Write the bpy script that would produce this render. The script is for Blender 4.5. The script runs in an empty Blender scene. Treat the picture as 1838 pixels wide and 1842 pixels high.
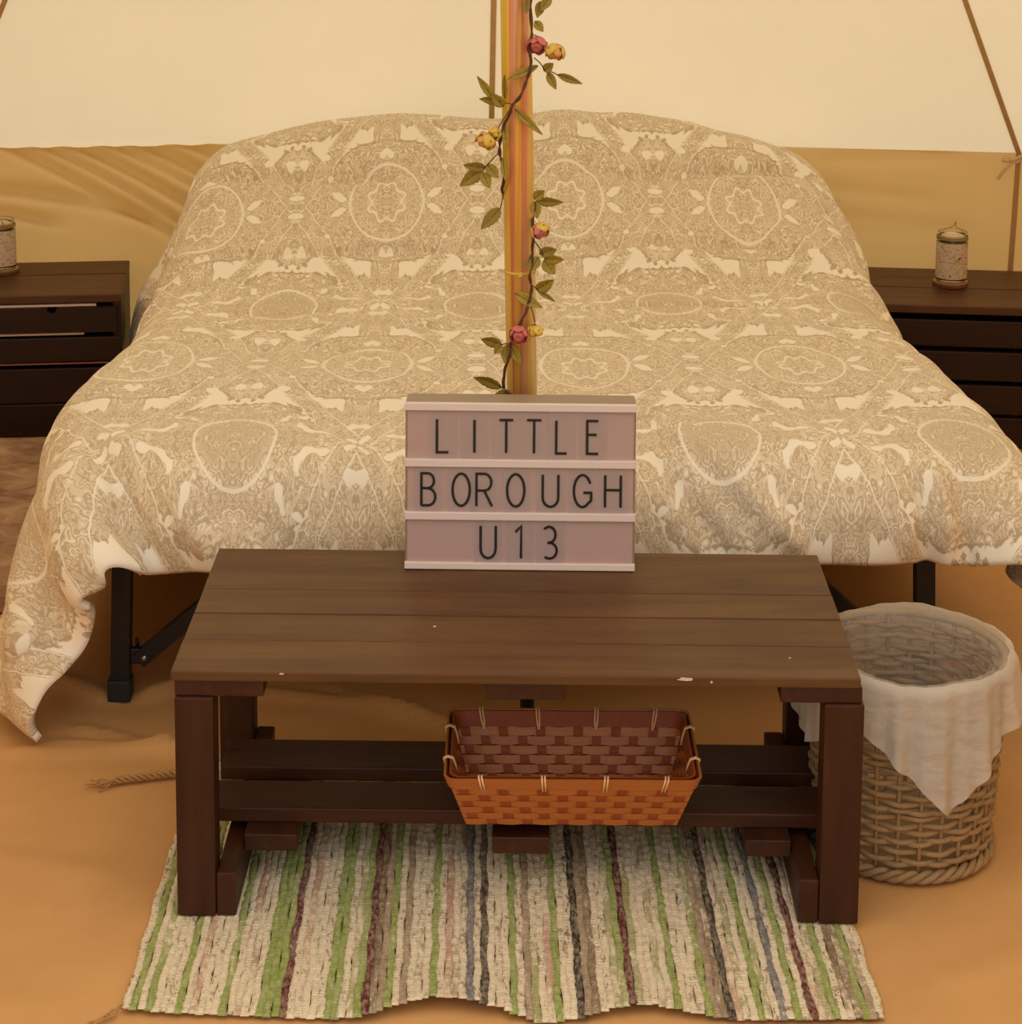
import bpy, bmesh, math, random
import numpy as np
from mathutils import Vector, Matrix

# ------------------------------------------------------------------ camera, sky, exposure
scene = bpy.context.scene
scene.view_settings.view_transform = 'Standard'
scene.view_settings.look = 'None'
scene.view_settings.gamma = 1.0
scene.view_settings.use_curve_mapping = False
scene.view_settings.exposure = -0.40

F_PX, PITCH, YAW, ROLL = 3800.0, math.radians(8.0), math.radians(0.85), math.radians(0.4)
cam_data = bpy.data.cameras.new('camera')
cam = bpy.data.objects.new('camera', cam_data)
scene.collection.objects.link(cam)
fw = Vector((math.sin(YAW) * math.cos(PITCH), math.cos(YAW) * math.cos(PITCH), -math.sin(PITCH)))
rt = Vector((math.cos(YAW), -math.sin(YAW), 0.0))
up = rt.cross(fw)
rx = rt * math.cos(ROLL) + up * math.sin(ROLL)
ux = up * math.cos(ROLL) - rt * math.sin(ROLL)
m = Matrix.Identity(4)
for i in range(3):
    m[i][0], m[i][1], m[i][2] = rx[i], ux[i], -fw[i]
m.translation = Vector((0.0, 0.0, 1.5))
cam.matrix_world = m
cam_data.sensor_fit = 'HORIZONTAL'
cam_data.sensor_width = 36.0
cam_data.lens = F_PX / 1838.0 * 36.0
cam_data.shift_y = (93.055 - 921.0) / 1838.0
cam_data.clip_start = 0.05
cam_data.clip_end = 200.0
scene.camera = cam

# overcast sky (zenith about three times the horizon), nothing else lights the tent
world = bpy.data.worlds.new('overcast_sky')
scene.world = world
world.use_nodes = True
wn = world.node_tree
wn.nodes.clear()
wo = wn.nodes.new('ShaderNodeOutputWorld')
wb = wn.nodes.new('ShaderNodeBackground')
wc = wn.nodes.new('ShaderNodeTexCoord')
ws = wn.nodes.new('ShaderNodeSeparateXYZ')
wm = wn.nodes.new('ShaderNodeMapRange')
wn.links.new(wc.outputs['Generated'], ws.inputs[0])
wn.links.new(ws.outputs['Z'], wm.inputs['Value'])
wm.inputs['From Min'].default_value = 0.0
wm.inputs['From Max'].default_value = 1.0
wm.inputs['To Min'].default_value = 0.95
wm.inputs['To Max'].default_value = 2.85
wn.links.new(wm.outputs['Result'], wb.inputs['Strength'])
wb.inputs['Color'].default_value = (1.0, 0.945, 0.885, 1.0)
wn.links.new(wb.outputs[0], wo.inputs['Surface'])

scene.cycles.max_bounces = 7
scene.cycles.diffuse_bounces = 6
scene.cycles.glossy_bounces = 3
scene.cycles.transmission_bounces = 4
scene.cycles.transparent_max_bounces = 8
scene.cycles.caustics_reflective = False
scene.cycles.caustics_refractive = False
scene.cycles.adaptive_threshold = 0.15

# ------------------------------------------------------------------ helpers
COL = scene.collection
RND = random.Random(7)


def link(o, parent=None):
    COL.objects.link(o)
    if parent is not None:
        o.parent = parent
    return o


def tag(o, label, cat, group=None, kind=None):
    o['label'] = label
    o['category'] = cat
    if group:
        o['group'] = group
    if kind:
        o['kind'] = kind
    return o


def thing(name, label, cat, loc=(0, 0, 0), rotz=0.0, group=None):
    o = bpy.data.objects.new(name, None)
    o.empty_display_size = 0.05
    o.location = loc
    o.rotation_euler = (0, 0, rotz)
    link(o)
    return tag(o, label, cat, group)


def mesh_obj(name, verts, faces, mat, parent=None, smooth=False, uv=None):
    me = bpy.data.meshes.new(name)
    me.from_pydata([tuple(map(float, v)) for v in verts], [], faces)
    me.update()
    if smooth:
        me.polygons.foreach_set('use_smooth', [True] * len(me.polygons))
    if uv is not None:
        lay = me.uv_layers.new(name='UVMap')
        li = np.empty(len(me.loops), dtype=np.int32)
        me.loops.foreach_get('vertex_index', li)
        lay.data.foreach_set('uv', np.asarray(uv, dtype=np.float32)[li].ravel())
    me.materials.append(mat)
    return link(bpy.data.objects.new(name, me), parent)


def box(name, lo, hi, mat, parent=None, bev=0.002, seg=2, rnd=0.0, taper=None):
    """A board or block between two corners, its origin at its own centre."""
    lo, hi = Vector(lo), Vector(hi)
    c = (lo + hi) / 2
    bm = bmesh.new()
    bmesh.ops.create_cube(bm, size=1.0)
    for v in bm.verts:
        v.co = Vector((v.co.x * (hi.x - lo.x), v.co.y * (hi.y - lo.y), v.co.z * (hi.z - lo.z)))
        if rnd:
            v.co += Vector((RND.uniform(-rnd, rnd), RND.uniform(-rnd, rnd), RND.uniform(-rnd, rnd)))
        if taper and v.co.z < 0:
            v.co.x *= taper
            v.co.y *= taper
    if bev:
        bmesh.ops.bevel(bm, geom=list(bm.edges), offset=bev, segments=seg, profile=0.6, affect='EDGES')
    me = bpy.data.meshes.new(name)
    bm.to_mesh(me)
    bm.free()
    me.materials.append(mat)
    o = bpy.data.objects.new(name, me)
    o.location = c
    return link(o, parent)


def tube_geo(pts, rad, sides=8, closed=False, cap=True, squash=1.0):
    pts = [Vector(p) for p in pts]
    n = len(pts)
    rads = rad if isinstance(rad, (list, tuple)) else [rad] * n
    vs, fs = [], []
    prev = None
    for i in range(n):
        if closed:
            t = (pts[(i + 1) % n] - pts[i - 1])
        else:
            t = pts[min(i + 1, n - 1)] - pts[max(i - 1, 0)]
        if t.length < 1e-9:
            t = Vector((0, 0, 1))
        t.normalize()
        if prev is None:
            a = Vector((0, 0, 1)) if abs(t.z) < 0.9 else Vector((1, 0, 0))
            prev = (a - t * a.dot(t)).normalized()
        else:
            prev = (prev - t * prev.dot(t))
            prev = prev.normalized() if prev.length > 1e-9 else t.orthogonal().normalized()
        b = t.cross(prev)
        for k in range(sides):
            an = 2 * math.pi * k / sides
            vs.append(pts[i] + prev * (math.cos(an) * rads[i] * squash) + b * (math.sin(an) * rads[i]))
    rng = n if closed else n - 1
    for i in range(rng):
        j = (i + 1) % n
        for k in range(sides):
            k2 = (k + 1) % sides
            fs.append((i * sides + k, i * sides + k2, j * sides + k2, j * sides + k))
    if cap and not closed:
        fs.append(tuple(range(sides))[::-1])
        fs.append(tuple((n - 1) * sides + k for k in range(sides)))
    return vs, fs


def tube(name, pts, rad, mat, parent=None, sides=8, closed=False, squash=1.0):
    v, f = tube_geo(pts, rad, sides, closed, True, squash)
    return mesh_obj(name, v, f, mat, parent, smooth=True)


def lathe(name, prof, mat, parent=None, seg=40, loc=(0, 0, 0), smooth=True):
    vs, fs = [], []
    for r, z in prof:
        for k in range(seg):
            a = 2 * math.pi * k / seg
            vs.append((r * math.cos(a), r * math.sin(a), z))
    for i in range(len(prof) - 1):
        for k in range(seg):
            k2 = (k + 1) % seg
            fs.append((i * seg + k, i * seg + k2, (i + 1) * seg + k2, (i + 1) * seg + k))
    if prof[0][0] > 1e-6:
        fs.append(tuple(range(seg))[::-1])
    if prof[-1][0] > 1e-6:
        fs.append(tuple((len(prof) - 1) * seg + k for k in range(seg)))
    o = mesh_obj(name, vs, fs, mat, parent, smooth)
    o.location = loc
    if smooth:
        es = o.modifiers.new('edge', 'EDGE_SPLIT')
        es.split_angle = math.radians(40)
    return o


def grid_faces(nr, nc, wrap=False):
    fs = []
    for i in range(nr - 1):
        for j in range(nc if wrap else nc - 1):
            k = (j + 1) % nc
            fs.append((i * nc + j, i * nc + k, (i + 1) * nc + k, (i + 1) * nc + j))
    return fs


def vnoise(x, y, seed=0):
    """Smooth value noise on numpy arrays, about -1..1."""
    rng = np.random.default_rng(seed)
    tab = rng.uniform(-1, 1, (256, 256))
    xi, yi = np.floor(x).astype(int), np.floor(y).astype(int)
    fx, fy = x - xi, y - yi
    fx, fy = fx * fx * (3 - 2 * fx), fy * fy * (3 - 2 * fy)
    g = lambda a, b: tab[a % 256, b % 256]
    return (g(xi, yi) * (1 - fx) * (1 - fy) + g(xi + 1, yi) * fx * (1 - fy)
            + g(xi, yi + 1) * (1 - fx) * fy + g(xi + 1, yi + 1) * fx * fy)


def ridge(x, y, a, b, w, h, bend=0.0):
    """A fold along the line a-b on a sheet: gaussian across it, fading at both ends."""
    ax, ay = a
    dx, dy = b[0] - ax, b[1] - ay
    ln = math.hypot(dx, dy)
    ux_, uy_ = dx / ln, dy / ln
    s = (x - ax) * ux_ + (y - ay) * uy_
    u = s / ln
    d = -(x - ax) * uy_ + (y - ay) * ux_ - bend * 4 * np.clip(u, 0, 1) * (1 - np.clip(u, 0, 1))
    env = np.clip(u * 5, 0, 1) * np.clip((1 - u) * 5, 0, 1)
    env = env * env * (3 - 2 * env)
    return h * env * np.exp(-(d / w) ** 2)


# ------------------------------------------------------------------ materials
class G:
    """Small wrapper for building node trees."""

    def __init__(self, name):
        self.mat = bpy.data.materials.new(name)
        self.mat.use_nodes = True
        self.t = self.mat.node_tree
        self.t.nodes.clear()
        self.out = self.t.nodes.new('ShaderNodeOutputMaterial')

    def put(self, sock, val):
        if val is None:
            return
        if isinstance(val, bpy.types.NodeSocket):
            self.t.links.new(val, sock)
        elif isinstance(val, (tuple, list)) and len(val) == 3 and sock.type == 'RGBA':
            sock.default_value = (*val, 1.0)
        else:
            sock.default_value = val

    def n(self, typ, **kw):
        nd = self.t.nodes.new(typ)
        for k, v in kw.items():
            if hasattr(nd, k):
                setattr(nd, k, v)
            else:
                self.put(nd.inputs[k.replace('_', ' ')], v)
        return nd

    def m(self, op, a, b=None, c=None, clamp=False):
        nd = self.t.nodes.new('ShaderNodeMath')
        nd.operation = op
        nd.use_clamp = clamp
        for i, v in enumerate((a, b, c)):
            if v is not None:
                self.put(nd.inputs[i], v)
        return nd.outputs[0]

    def vm(self, op, a, b=None, scale=None):
        nd = self.t.nodes.new('ShaderNodeVectorMath')
        nd.operation = op
        self.put(nd.inputs[0], a)
        if b is not None:
            self.put(nd.inputs[1], b)
        if scale is not None:
            self.put(nd.inputs['Scale'], scale)
        return nd.outputs['Value'] if op in ('LENGTH', 'DISTANCE', 'DOT_PRODUCT') else nd.outputs[0]

    def xyz(self, x, y, z=0.0):
        nd = self.t.nodes.new('ShaderNodeCombineXYZ')
        for i, v in enumerate((x, y, z)):
            self.put(nd.inputs[i], v)
        return nd.outputs[0]

    def sep(self, v):
        nd = self.t.nodes.new('ShaderNodeSeparateXYZ')
        self.put(nd.inputs[0], v)
        return nd.outputs

    def step(self, v, lo, hi):
        nd = self.t.nodes.new('ShaderNodeMapRange')
        nd.interpolation_type = 'SMOOTHSTEP'
        self.put(nd.inputs['Value'], v)
        self.put(nd.inputs['From Min'], lo)
        self.put(nd.inputs['From Max'], hi)
        return nd.outputs['Result']

    def mix(self, fac, a, b, mode='MIX'):
        nd = self.t.nodes.new('ShaderNodeMix')
        nd.data_type = 'RGBA'
        nd.blend_type = mode
        self.put(nd.inputs[0], fac)
        self.put(nd.inputs[6], a)
        self.put(nd.inputs[7], b)
        return nd.outputs[2]

    def noise(self, vec, scale, detail=2.0, rough=0.5, dist=0.0, col=False):
        nd = self.t.nodes.new('ShaderNodeTexNoise')
        if vec is not None:
            self.put(nd.inputs['Vector'], vec)
        nd.inputs['Scale'].default_value = scale
        nd.inputs['Detail'].default_value = detail
        nd.inputs['Roughness'].default_value = rough
        nd.inputs['Distortion'].default_value = dist
        return nd.outputs['Color'] if col else nd.outputs['Fac']

    def ramp(self, fac, stops):
        nd = self.t.nodes.new('ShaderNodeValToRGB')
        self.put(nd.inputs[0], fac)
        e = nd.color_ramp.elements
        while len(e) < len(stops):
            e.new(0.5)
        for el, (p, c) in zip(e, stops):
            el.position = p
            el.color = (*c, 1.0)
        return nd.outputs[0]

    def coord(self, which='Object'):
        return self.t.nodes.new('ShaderNodeTexCoord').outputs[which]

    def info(self, which='Random'):
        return self.t.nodes.new('ShaderNodeObjectInfo').outputs[which]

    def bump(self, h, strength=0.3, dist=0.002):
        nd = self.t.nodes.new('ShaderNodeBump')
        nd.inputs['Strength'].default_value = strength
        nd.inputs['Distance'].default_value = dist
        self.put(nd.inputs['Height'], h)
        return nd.outputs[0]

    def pbr(self, color, rough=0.5, metal=0.0, normal=None, spec=0.5, **kw):
        nd = self.t.nodes.new('ShaderNodeBsdfPrincipled')
        self.put(nd.inputs['Base Color'], color)
        self.put(nd.inputs['Roughness'], rough)
        self.put(nd.inputs['Metallic'], metal)
        self.put(nd.inputs['Specular IOR Level'], spec)
        if normal is not None:
            self.put(nd.inputs['Normal'], normal)
        for k, v in kw.items():
            self.put(nd.inputs[k.replace('_', ' ')], v)
        return nd.outputs[0]

    def mixsh(self, fac, a, b):
        nd = self.t.nodes.new('ShaderNodeMixShader')
        self.put(nd.inputs[0], fac)
        self.t.links.new(a, nd.inputs[1])
        self.t.links.new(b, nd.inputs[2])
        return nd.outputs[0]

    def done(self, sh):
        self.t.links.new(sh, self.out.inputs['Surface'])
        return self.mat


def plain(name, color, rough=0.5, metal=0.0, spec=0.5, var=0.0, scale=40.0):
    g = G(name)
    col = color
    if var:
        f = g.noise(g.coord(), scale, 3.0)
        dark = tuple(c * (1 - var) for c in color)
        lite = tuple(min(1, c * (1 + var)) for c in color)
        col = g.mix(f, dark, lite)
    return g.done(g.pbr(col, rough, metal, spec=spec))


def cloth_mat(name, diff, trans, fac, weave=900.0, stain=0.06):
    """Tent canvas: part reflects, part lets the daylight through."""
    g = G(name)
    co = g.coord('Object')
    f = g.noise(co, 2.2, 4.0, 0.6)
    w = g.noise(co, weave, 1.0)
    k = g.m('ADD', g.m('MULTIPLY', g.m('SUBTRACT', f, 0.5), stain * 2), g.m('MULTIPLY', g.m('SUBTRACT', w, 0.5), 0.06))
    k = g.m('ADD', k, 1.0)
    d = g.n('ShaderNodeBsdfDiffuse')
    t = g.n('ShaderNodeBsdfTranslucent')
    g.put(d.inputs['Color'], g.vm('SCALE', g.n('ShaderNodeRGB').outputs[0], scale=k))
    d.inputs['Color'].links[0].from_node.inputs[0].links[0].from_node.outputs[0].default_value = (*diff, 1)
    g.put(t.inputs['Color'], g.vm('SCALE', g.n('ShaderNodeRGB').outputs[0], scale=k))
    t.inputs['Color'].links[0].from_node.inputs[0].links[0].from_node.outputs[0].default_value = (*trans, 1)
    nb = g.bump(w, 0.15, 0.0006)
    g.put(d.inputs['Normal'], nb)
    return g.done(g.mixsh(fac, d.outputs[0], t.outputs[0]))


def wood_mat(name, axis, dark, mid, lite, rough=0.38, scale=1.0, spec=0.5, knots=True):
    g = G(name)
    co = g.coord('Object')
    r = g.info('Random')
    off = g.vm('SCALE', g.xyz(13.0, 7.0, 5.0), scale=r)
    v = g.vm('ADD', co, off)
    st = {'x': (1.6, 22.0, 22.0), 'y': (22.0, 1.6, 22.0), 'z': (22.0, 22.0, 1.6)}[axis]
    sv = g.vm('MULTIPLY', v, tuple(s * scale for s in st))
    n1 = g.noise(sv, 1.0, 5.0, 0.65, 1.2)
    n2 = g.noise(sv, 6.0, 3.0, 0.6, 0.4)
    n3 = g.noise(v, 9.0, 2.0)
    f = g.m('ADD', g.m('MULTIPLY', n1, 0.65), g.m('ADD', g.m('MULTIPLY', n2, 0.2), g.m('MULTIPLY', n3, 0.15)))
    col = g.ramp(f, [(0.30, dark), (0.5, mid), (0.72, lite)])
    if knots:
        kv = {'x': (2.2, 11.0, 11.0), 'y': (11.0, 2.2, 11.0), 'z': (11.0, 11.0, 2.2)}[axis]
        vo = g.n('ShaderNodeTexVoronoi', Vector=g.vm('MULTIPLY', v, kv), Scale=1.0)
        kn = g.m('SUBTRACT', 1.0, g.step(vo.outputs['Distance'], 0.03, 0.09))
        col = g.mix(g.m('MULTIPLY', kn, 0.75), col, tuple(c * 0.25 for c in dark))
    nb = g.bump(f, 0.25, 0.0015)
    rr = g.m('ADD', g.m('MULTIPLY', n2, 0.2), rough - 0.1)
    return g.done(g.pbr(col, rr, normal=nb, spec=spec))


M = {}
M['roof'] = cloth_mat('cream_canvas', (0.80, 0.70, 0.52), (0.80, 0.665, 0.445), 0.55)
M['wall'] = cloth_mat('tan_canvas', (0.72, 0.475, 0.205), (0.76, 0.475, 0.175), 0.44, stain=0.10)
M['tape'] = plain('seam_tape', (0.52, 0.34, 0.155), 0.8, var=0.15)
M['tie'] = plain('tie_ribbon', (0.62, 0.42, 0.22), 0.8, var=0.1)

g = G('groundsheet')
co = g.coord('Object')
f1 = g.noise(co, 1.7, 4.0, 0.6)
f2 = g.noise(co, 14.0, 4.0, 0.6)
f3 = g.noise(co, 1400.0, 1.0)
k = g.m('ADD', g.m('MULTIPLY', f1, 0.6), g.m('ADD', g.m('MULTIPLY', f2, 0.25), g.m('MULTIPLY', f3, 0.15)))
colr = g.ramp(k, [(0.3, (0.53, 0.275, 0.098)), (0.5, (0.61, 0.325, 0.12)), (0.7, (0.67, 0.37, 0.145))])
nb = g.bump(g.m('ADD', g.m('MULTIPLY', f2, 0.8), g.m('MULTIPLY', f3, 0.1)), 0.12, 0.004)
M['floor'] = g.done(g.pbr(colr, 0.55, normal=nb, spec=0.3))

M['grass'] = plain('lawn', (0.16, 0.17, 0.06), 0.9, var=0.35, scale=6.0)
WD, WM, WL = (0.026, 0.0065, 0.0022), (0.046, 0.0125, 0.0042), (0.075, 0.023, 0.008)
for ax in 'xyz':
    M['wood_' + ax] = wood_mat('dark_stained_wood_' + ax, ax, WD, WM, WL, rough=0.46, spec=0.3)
TD, TM, TL = (0.060, 0.023, 0.0065), (0.108, 0.046, 0.013), (0.160, 0.078, 0.024)  # same stain, lightened to paint in the roof light on the top
M['wood_top'] = wood_mat('dark_stained_wood_lit_top', 'x', TD, TM, TL, rough=0.48, spec=0.3)
M['stand'] = wood_mat('near_black_wood', 'x', (0.012, 0.0045, 0.0028), (0.022, 0.0075, 0.004), (0.034, 0.012, 0.006), rough=0.46, spec=0.3)
M['stand_top'] = wood_mat('stained_stand_top', 'x', (0.06, 0.022, 0.008), (0.085, 0.033, 0.012), (0.11, 0.046, 0.017), rough=0.46, spec=0.3)
M['black'] = plain('black_steel', (0.008, 0.007, 0.007), 0.42, spec=0.4)
M['rubber'] = plain('black_plastic_cap', (0.010, 0.010, 0.011), 0.6)
M['bolt'] = plain('zinc_bolt', (0.6, 0.55, 0.5), 0.3, 1.0)
M['white'] = plain('white_plastic', (0.78, 0.64, 0.60), 0.4)
M['case'] = plain('white_case_shaded', (0.32, 0.235, 0.16), 0.5)  # white case coloured brown: shade and warm reflection painted into its base
g = G('milky_acrylic')
M['acrylic'] = g.done(g.pbr((0.50, 0.34, 0.315), 0.28, spec=0.5))
M['ink'] = plain('letter_ink', (0.012, 0.007, 0.007), 0.4)
g = G('clear_film')
tr = g.n('ShaderNodeBsdfTransparent')
gl = g.n('ShaderNodeBsdfGlossy')
gl.inputs['Roughness'].default_value = 0.12
fr = g.n('ShaderNodeFresnel')
fr.inputs['IOR'].default_value = 1.5
fd = g.n('ShaderNodeBsdfDiffuse')
fd.inputs['Color'].default_value = (0.85, 0.74, 0.72, 1)
M['film'] = g.done(g.mixsh(0.09, g.mixsh(g.m('MULTIPLY', fr.outputs[0], 0.3, clamp=True), tr.outputs[0], gl.outputs[0]), fd.outputs[0]))

# yellow passivated steel: streaks of gold, copper and rose run along the tube
g = G('yellow_passivated_steel')
co = g.coord('Object')
s = g.sep(co)
ang = g.m('ARCTAN2', s[1], s[0])
stv = g.xyz(g.m('MULTIPLY', g.m('COSINE', ang), 1.3), g.m('MULTIPLY', g.m('SINE', ang), 1.3), g.m('MULTIPLY', s[2], 0.5))
n1 = g.noise(stv, 1.6, 3.0, 0.6)
n2 = g.noise(g.vm('MULTIPLY', stv, (9.0, 9.0, 1.0)), 1.0, 2.0)
f = g.m('ADD', g.m('MULTIPLY', n1, 0.75), g.m('MULTIPLY', n2, 0.25))
f = g.m('ADD', f, g.m('MULTIPLY', g.m('COSINE', g.m('ADD', ang, 0.35)), 0.24))
colr = g.ramp(f, [(0.34, (0.70, 0.50, 0.05)), (0.43, (0.92, 0.52, 0.10)), (0.49, (0.70, 0.24, 0.10)), (0.56, (0.86, 0.40, 0.26)), (0.64, (0.90, 0.45, 0.16)), (0.72, (0.92, 0.64, 0.20))])
M['pole'] = g.done(g.pbr(colr, 0.30, 0.30))

# duvet print: mirrored medallion damask drawn in lines on the cloth's own coordinates
g = G('damask_duvet_print')
uvn = g.n('ShaderNodeUVMap')
uvn.uv_map = 'UVMap'
s = g.sep(uvn.outputs[0])
PW, PH, EL = 0.190, 0.415, 0.64      # EL: the motifs are drawn longer than wide
PS = PH * EL
p = g.m('PINGPONG', g.m('DIVIDE', s[0], PW), 1.0)
q = g.m('PINGPONG', g.m('DIVIDE', s[1], PH), 1.0)
X, Y = g.m('MULTIPLY', p, PW), g.m('MULTIPLY', q, PS)
vec = g.xyz(X, Y, 0.0)
wv = g.vm('SCALE', g.vm('SUBTRACT', g.noise(vec, 30.0, 1.0, col=True), (0.5, 0.5, 0.5)), scale=0.016)
v2 = g.vm('ADD', vec, wv)
s2 = g.sep(v2)
X2, Y2 = s2[0], s2[1]


def dist(cx, cy, u=None, v=None):
    a = g.m('SUBTRACT', X2 if u is None else u, cx)
    b = g.m('SUBTRACT', Y2 if v is None else v, cy)
    return g.m('SQRT', g.m('ADD', g.m('MULTIPLY', a, a), g.m('MULTIPLY', b, b))), g.m('ARCTAN2', b, a)


def petal(d, a, n, k, r):
    return g.m('DIVIDE', g.m('MULTIPLY', d, g.m('ADD', 1.0, g.m('MULTIPLY', g.m('COSINE', g.m('MULTIPLY', a, n)), k))), r)


dA, aA = dist(0.0, 0.0)
tA = petal(dA, aA, 4.0, 0.06, 0.130)
tB = g.m('DIVIDE', g.m('ADD', g.m('ABSOLUTE', X2), g.m('ABSOLUTE', g.m('SUBTRACT', Y2, PS))), 0.161)
dC, aC = dist(PW, 0.0)
tC = petal(dC, aC, 6.0, 0.10, 0.122)
dD, aD = dist(PW, PS)
tD = petal(dD, aD, 4.0, 0.05, 0.133)
diag = g.m('SUBTRACT', g.m('ADD', g.m('DIVIDE', X2, PW), g.m('DIVIDE', Y2, PS)), 1.0)
tE = g.m('DIVIDE', g.m('ABSOLUTE', diag), 0.115)
t = g.m('MINIMUM', g.m('MINIMUM', g.m('MINIMUM', tA, tB), g.m('MINIMUM', tC, tD)), tE)
edge = g.m('MULTIPLY', g.m('SUBTRACT', g.noise(vec, 75.0, 2.0), 0.5), 0.26)
te = g.m('ADD', t, edge)
bits = g.noise(g.vm('ADD', v2, (0.7, 0.3, 0.0)), 36.0, 0.0)
cream = g.m('MAXIMUM', g.step(te, 1.0, 1.03), g.m('MULTIPLY', g.step(g.m('ADD', bits, g.m('MULTIPLY', edge, 0.25)), 0.662, 0.682), g.m('MULTIPLY', g.step(tA, 0.62, 0.72), g.step(tD, 0.52, 0.62))))
outline = g.m('MULTIPLY', g.m('MULTIPLY', g.step(te, 0.93, 0.98), g.m('SUBTRACT', 1.0, g.step(te, 0.99, 1.03))), 0.9)
big = g.noise(v2, 78.0, 1.0)
tm = g.m('MINIMUM', g.m('MINIMUM', tA, tB), g.m('MINIMUM', tC, tD))
F = g.m('ADD', g.m('MULTIPLY', tm, 9.0), g.m('MULTIPLY', big, 4.2))
sn = g.m('SINE', g.m('MULTIPLY', F, 6.2832))
line = g.step(sn, 0.45, 0.95)
ringz = g.step(g.noise(vec, 45.0, 1.0), 0.47, 0.57)
pale = g.m('MULTIPLY', g.step(g.m('MULTIPLY', sn, -1.0), 0.72, 0.95), ringz)
# clean double ring and scalloped heart in the big medallions
rA = g.m('DIVIDE', dist(0.0, 0.0, X, Y)[0], 0.106)
rD = g.m('DIVIDE', dist(PW, PS, X, Y)[0], 0.106)
hA = g.m('ADD', rA, g.m('MULTIPLY', g.m('COSINE', g.m('MULTIPLY', aA, 8.0)), 0.045))
band = lambda v, c, w: g.m('SUBTRACT', 1.0, g.step(g.m('ABSOLUTE', g.m('SUBTRACT', v, c)), w * 0.5, w))
ringA = g.m('MAXIMUM', band(hA, 0.34, 0.036), band(rA, 0.72, 0.026))
ringD = g.m('MAXIMUM', band(rD, 0.60, 0.026), band(tE, 0.92, 0.07))
pale = g.m('MAXIMUM', pale, g.m('MAXIMUM', ringA, ringD))
fine = g.step(g.m('SINE', g.m('MULTIPLY', g.noise(v2, 190.0, 1.0), 34.0)), 0.1, 0.8)
zone = g.step(g.noise(v2, 30.0, 0.0), 0.30, 0.55)
core = g.m('SUBTRACT', 1.0, g.step(rD, 0.45, 0.60))
lines = g.m('MAXIMUM', g.m('MULTIPLY', line, 0.75), g.m('MULTIPLY', g.m('MULTIPLY', fine, g.m('MAXIMUM', zone, core)), 0.75))
lines = g.m('MAXIMUM', lines, outline)
lines = g.m('MAXIMUM', lines, g.m('MULTIPLY', core, 0.30))
CB, CL, CC = (0.79, 0.675, 0.50), (0.50, 0.385, 0.245), (0.95, 0.885, 0.75)
colr = g.mix(lines, CB, CL)
colr = g.mix(g.m('MULTIPLY', pale, 0.9), colr, CC)
colr = g.mix(cream, colr, CC)
wv3 = g.noise(uvn.outputs[0], 900.0, 1.0)
nb = g.bump(g.m('ADD', g.m('MULTIPLY', g.noise(uvn.outputs[0], 45.0, 3.0), 1.0), g.m('MULTIPLY', wv3, 0.08)), 0.25, 0.004)
M['duvet'] = g.done(g.pbr(colr, 0.85, normal=nb, spec=0.15, Sheen_Weight=0.15))

M['mattress'] = plain('white_ticking', (0.75, 0.70, 0.62), 0.9)

# rag rug: colour and mottling come from each strip
g = G('rag_cotton')
oi = g.n('ShaderNodeObjectInfo')
co = g.coord('Object')
rv = g.vm('ADD', co, g.vm('SCALE', g.xyz(31.0, 17.0, 3.0), scale=oi.outputs['Random']))
n1 = g.noise(g.vm('MULTIPLY', rv, (190.0, 70.0, 190.0)), 1.0, 3.0, 0.65)
n2 = g.noise(g.vm('MULTIPLY', rv, (60.0, 14.0, 60.0)), 1.0, 2.0, 0.6)
n3 = g.noise(g.vm('MULTIPLY', rv, (3.0, 5.0, 3.0)), 1.0, 1.0, 0.5)
bias = g.m('MULTIPLY', g.m('SUBTRACT', oi.outputs['Alpha'], 0.62), 0.42)
fld = g.m('ADD', g.m('ADD', g.m('MULTIPLY', n1, 0.40), g.m('MULTIPLY', n2, 0.25)), g.m('ADD', g.m('MULTIPLY', n3, 0.35), bias))
mot = g.m('MULTIPLY', g.step(fld, 0.44, 0.56), g.step(oi.outputs['Alpha'], 0.0, 0.1))
cr = g.mix(g.noise(rv, 300.0, 2.0), (0.62, 0.49, 0.31), (0.90, 0.79, 0.59))
fleck = g.m('MULTIPLY', g.step(g.m('ADD', g.m('MULTIPLY', n1, 0.7), g.m('MULTIPLY', n2, 0.3)), 0.54, 0.61), g.m('ADD', 0.2, g.m('MULTIPLY', oi.outputs['Random'], 0.65)))
cr = g.mix(fleck, cr, (0.17, 0.10, 0.058))
tone = g.mix(g.step(n1, 0.35, 0.7), oi.outputs['Color'], g.mix(0.35, oi.outputs['Color'], (0.75, 0.66, 0.45)))
colr = g.mix(mot, cr, tone)
sy = g.sep(co)[1]
thr = g.step(g.m('SINE', g.m('MULTIPLY', sy, 2 * math.pi / 0.0052)), 0.45, 0.9)
colr = g.mix(g.m('MULTIPLY', thr, g.m('MULTIPLY', g.step(n2, 0.40, 0.60), 0.30)), colr, (0.16, 0.12, 0.085))
nb = g.bump(g.m('ADD', n1, g.m('MULTIPLY', thr, -0.4)), 0.6, 0.002)
M['rag'] = g.done(g.pbr(colr, 0.95, normal=nb, spec=0.1))

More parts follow.
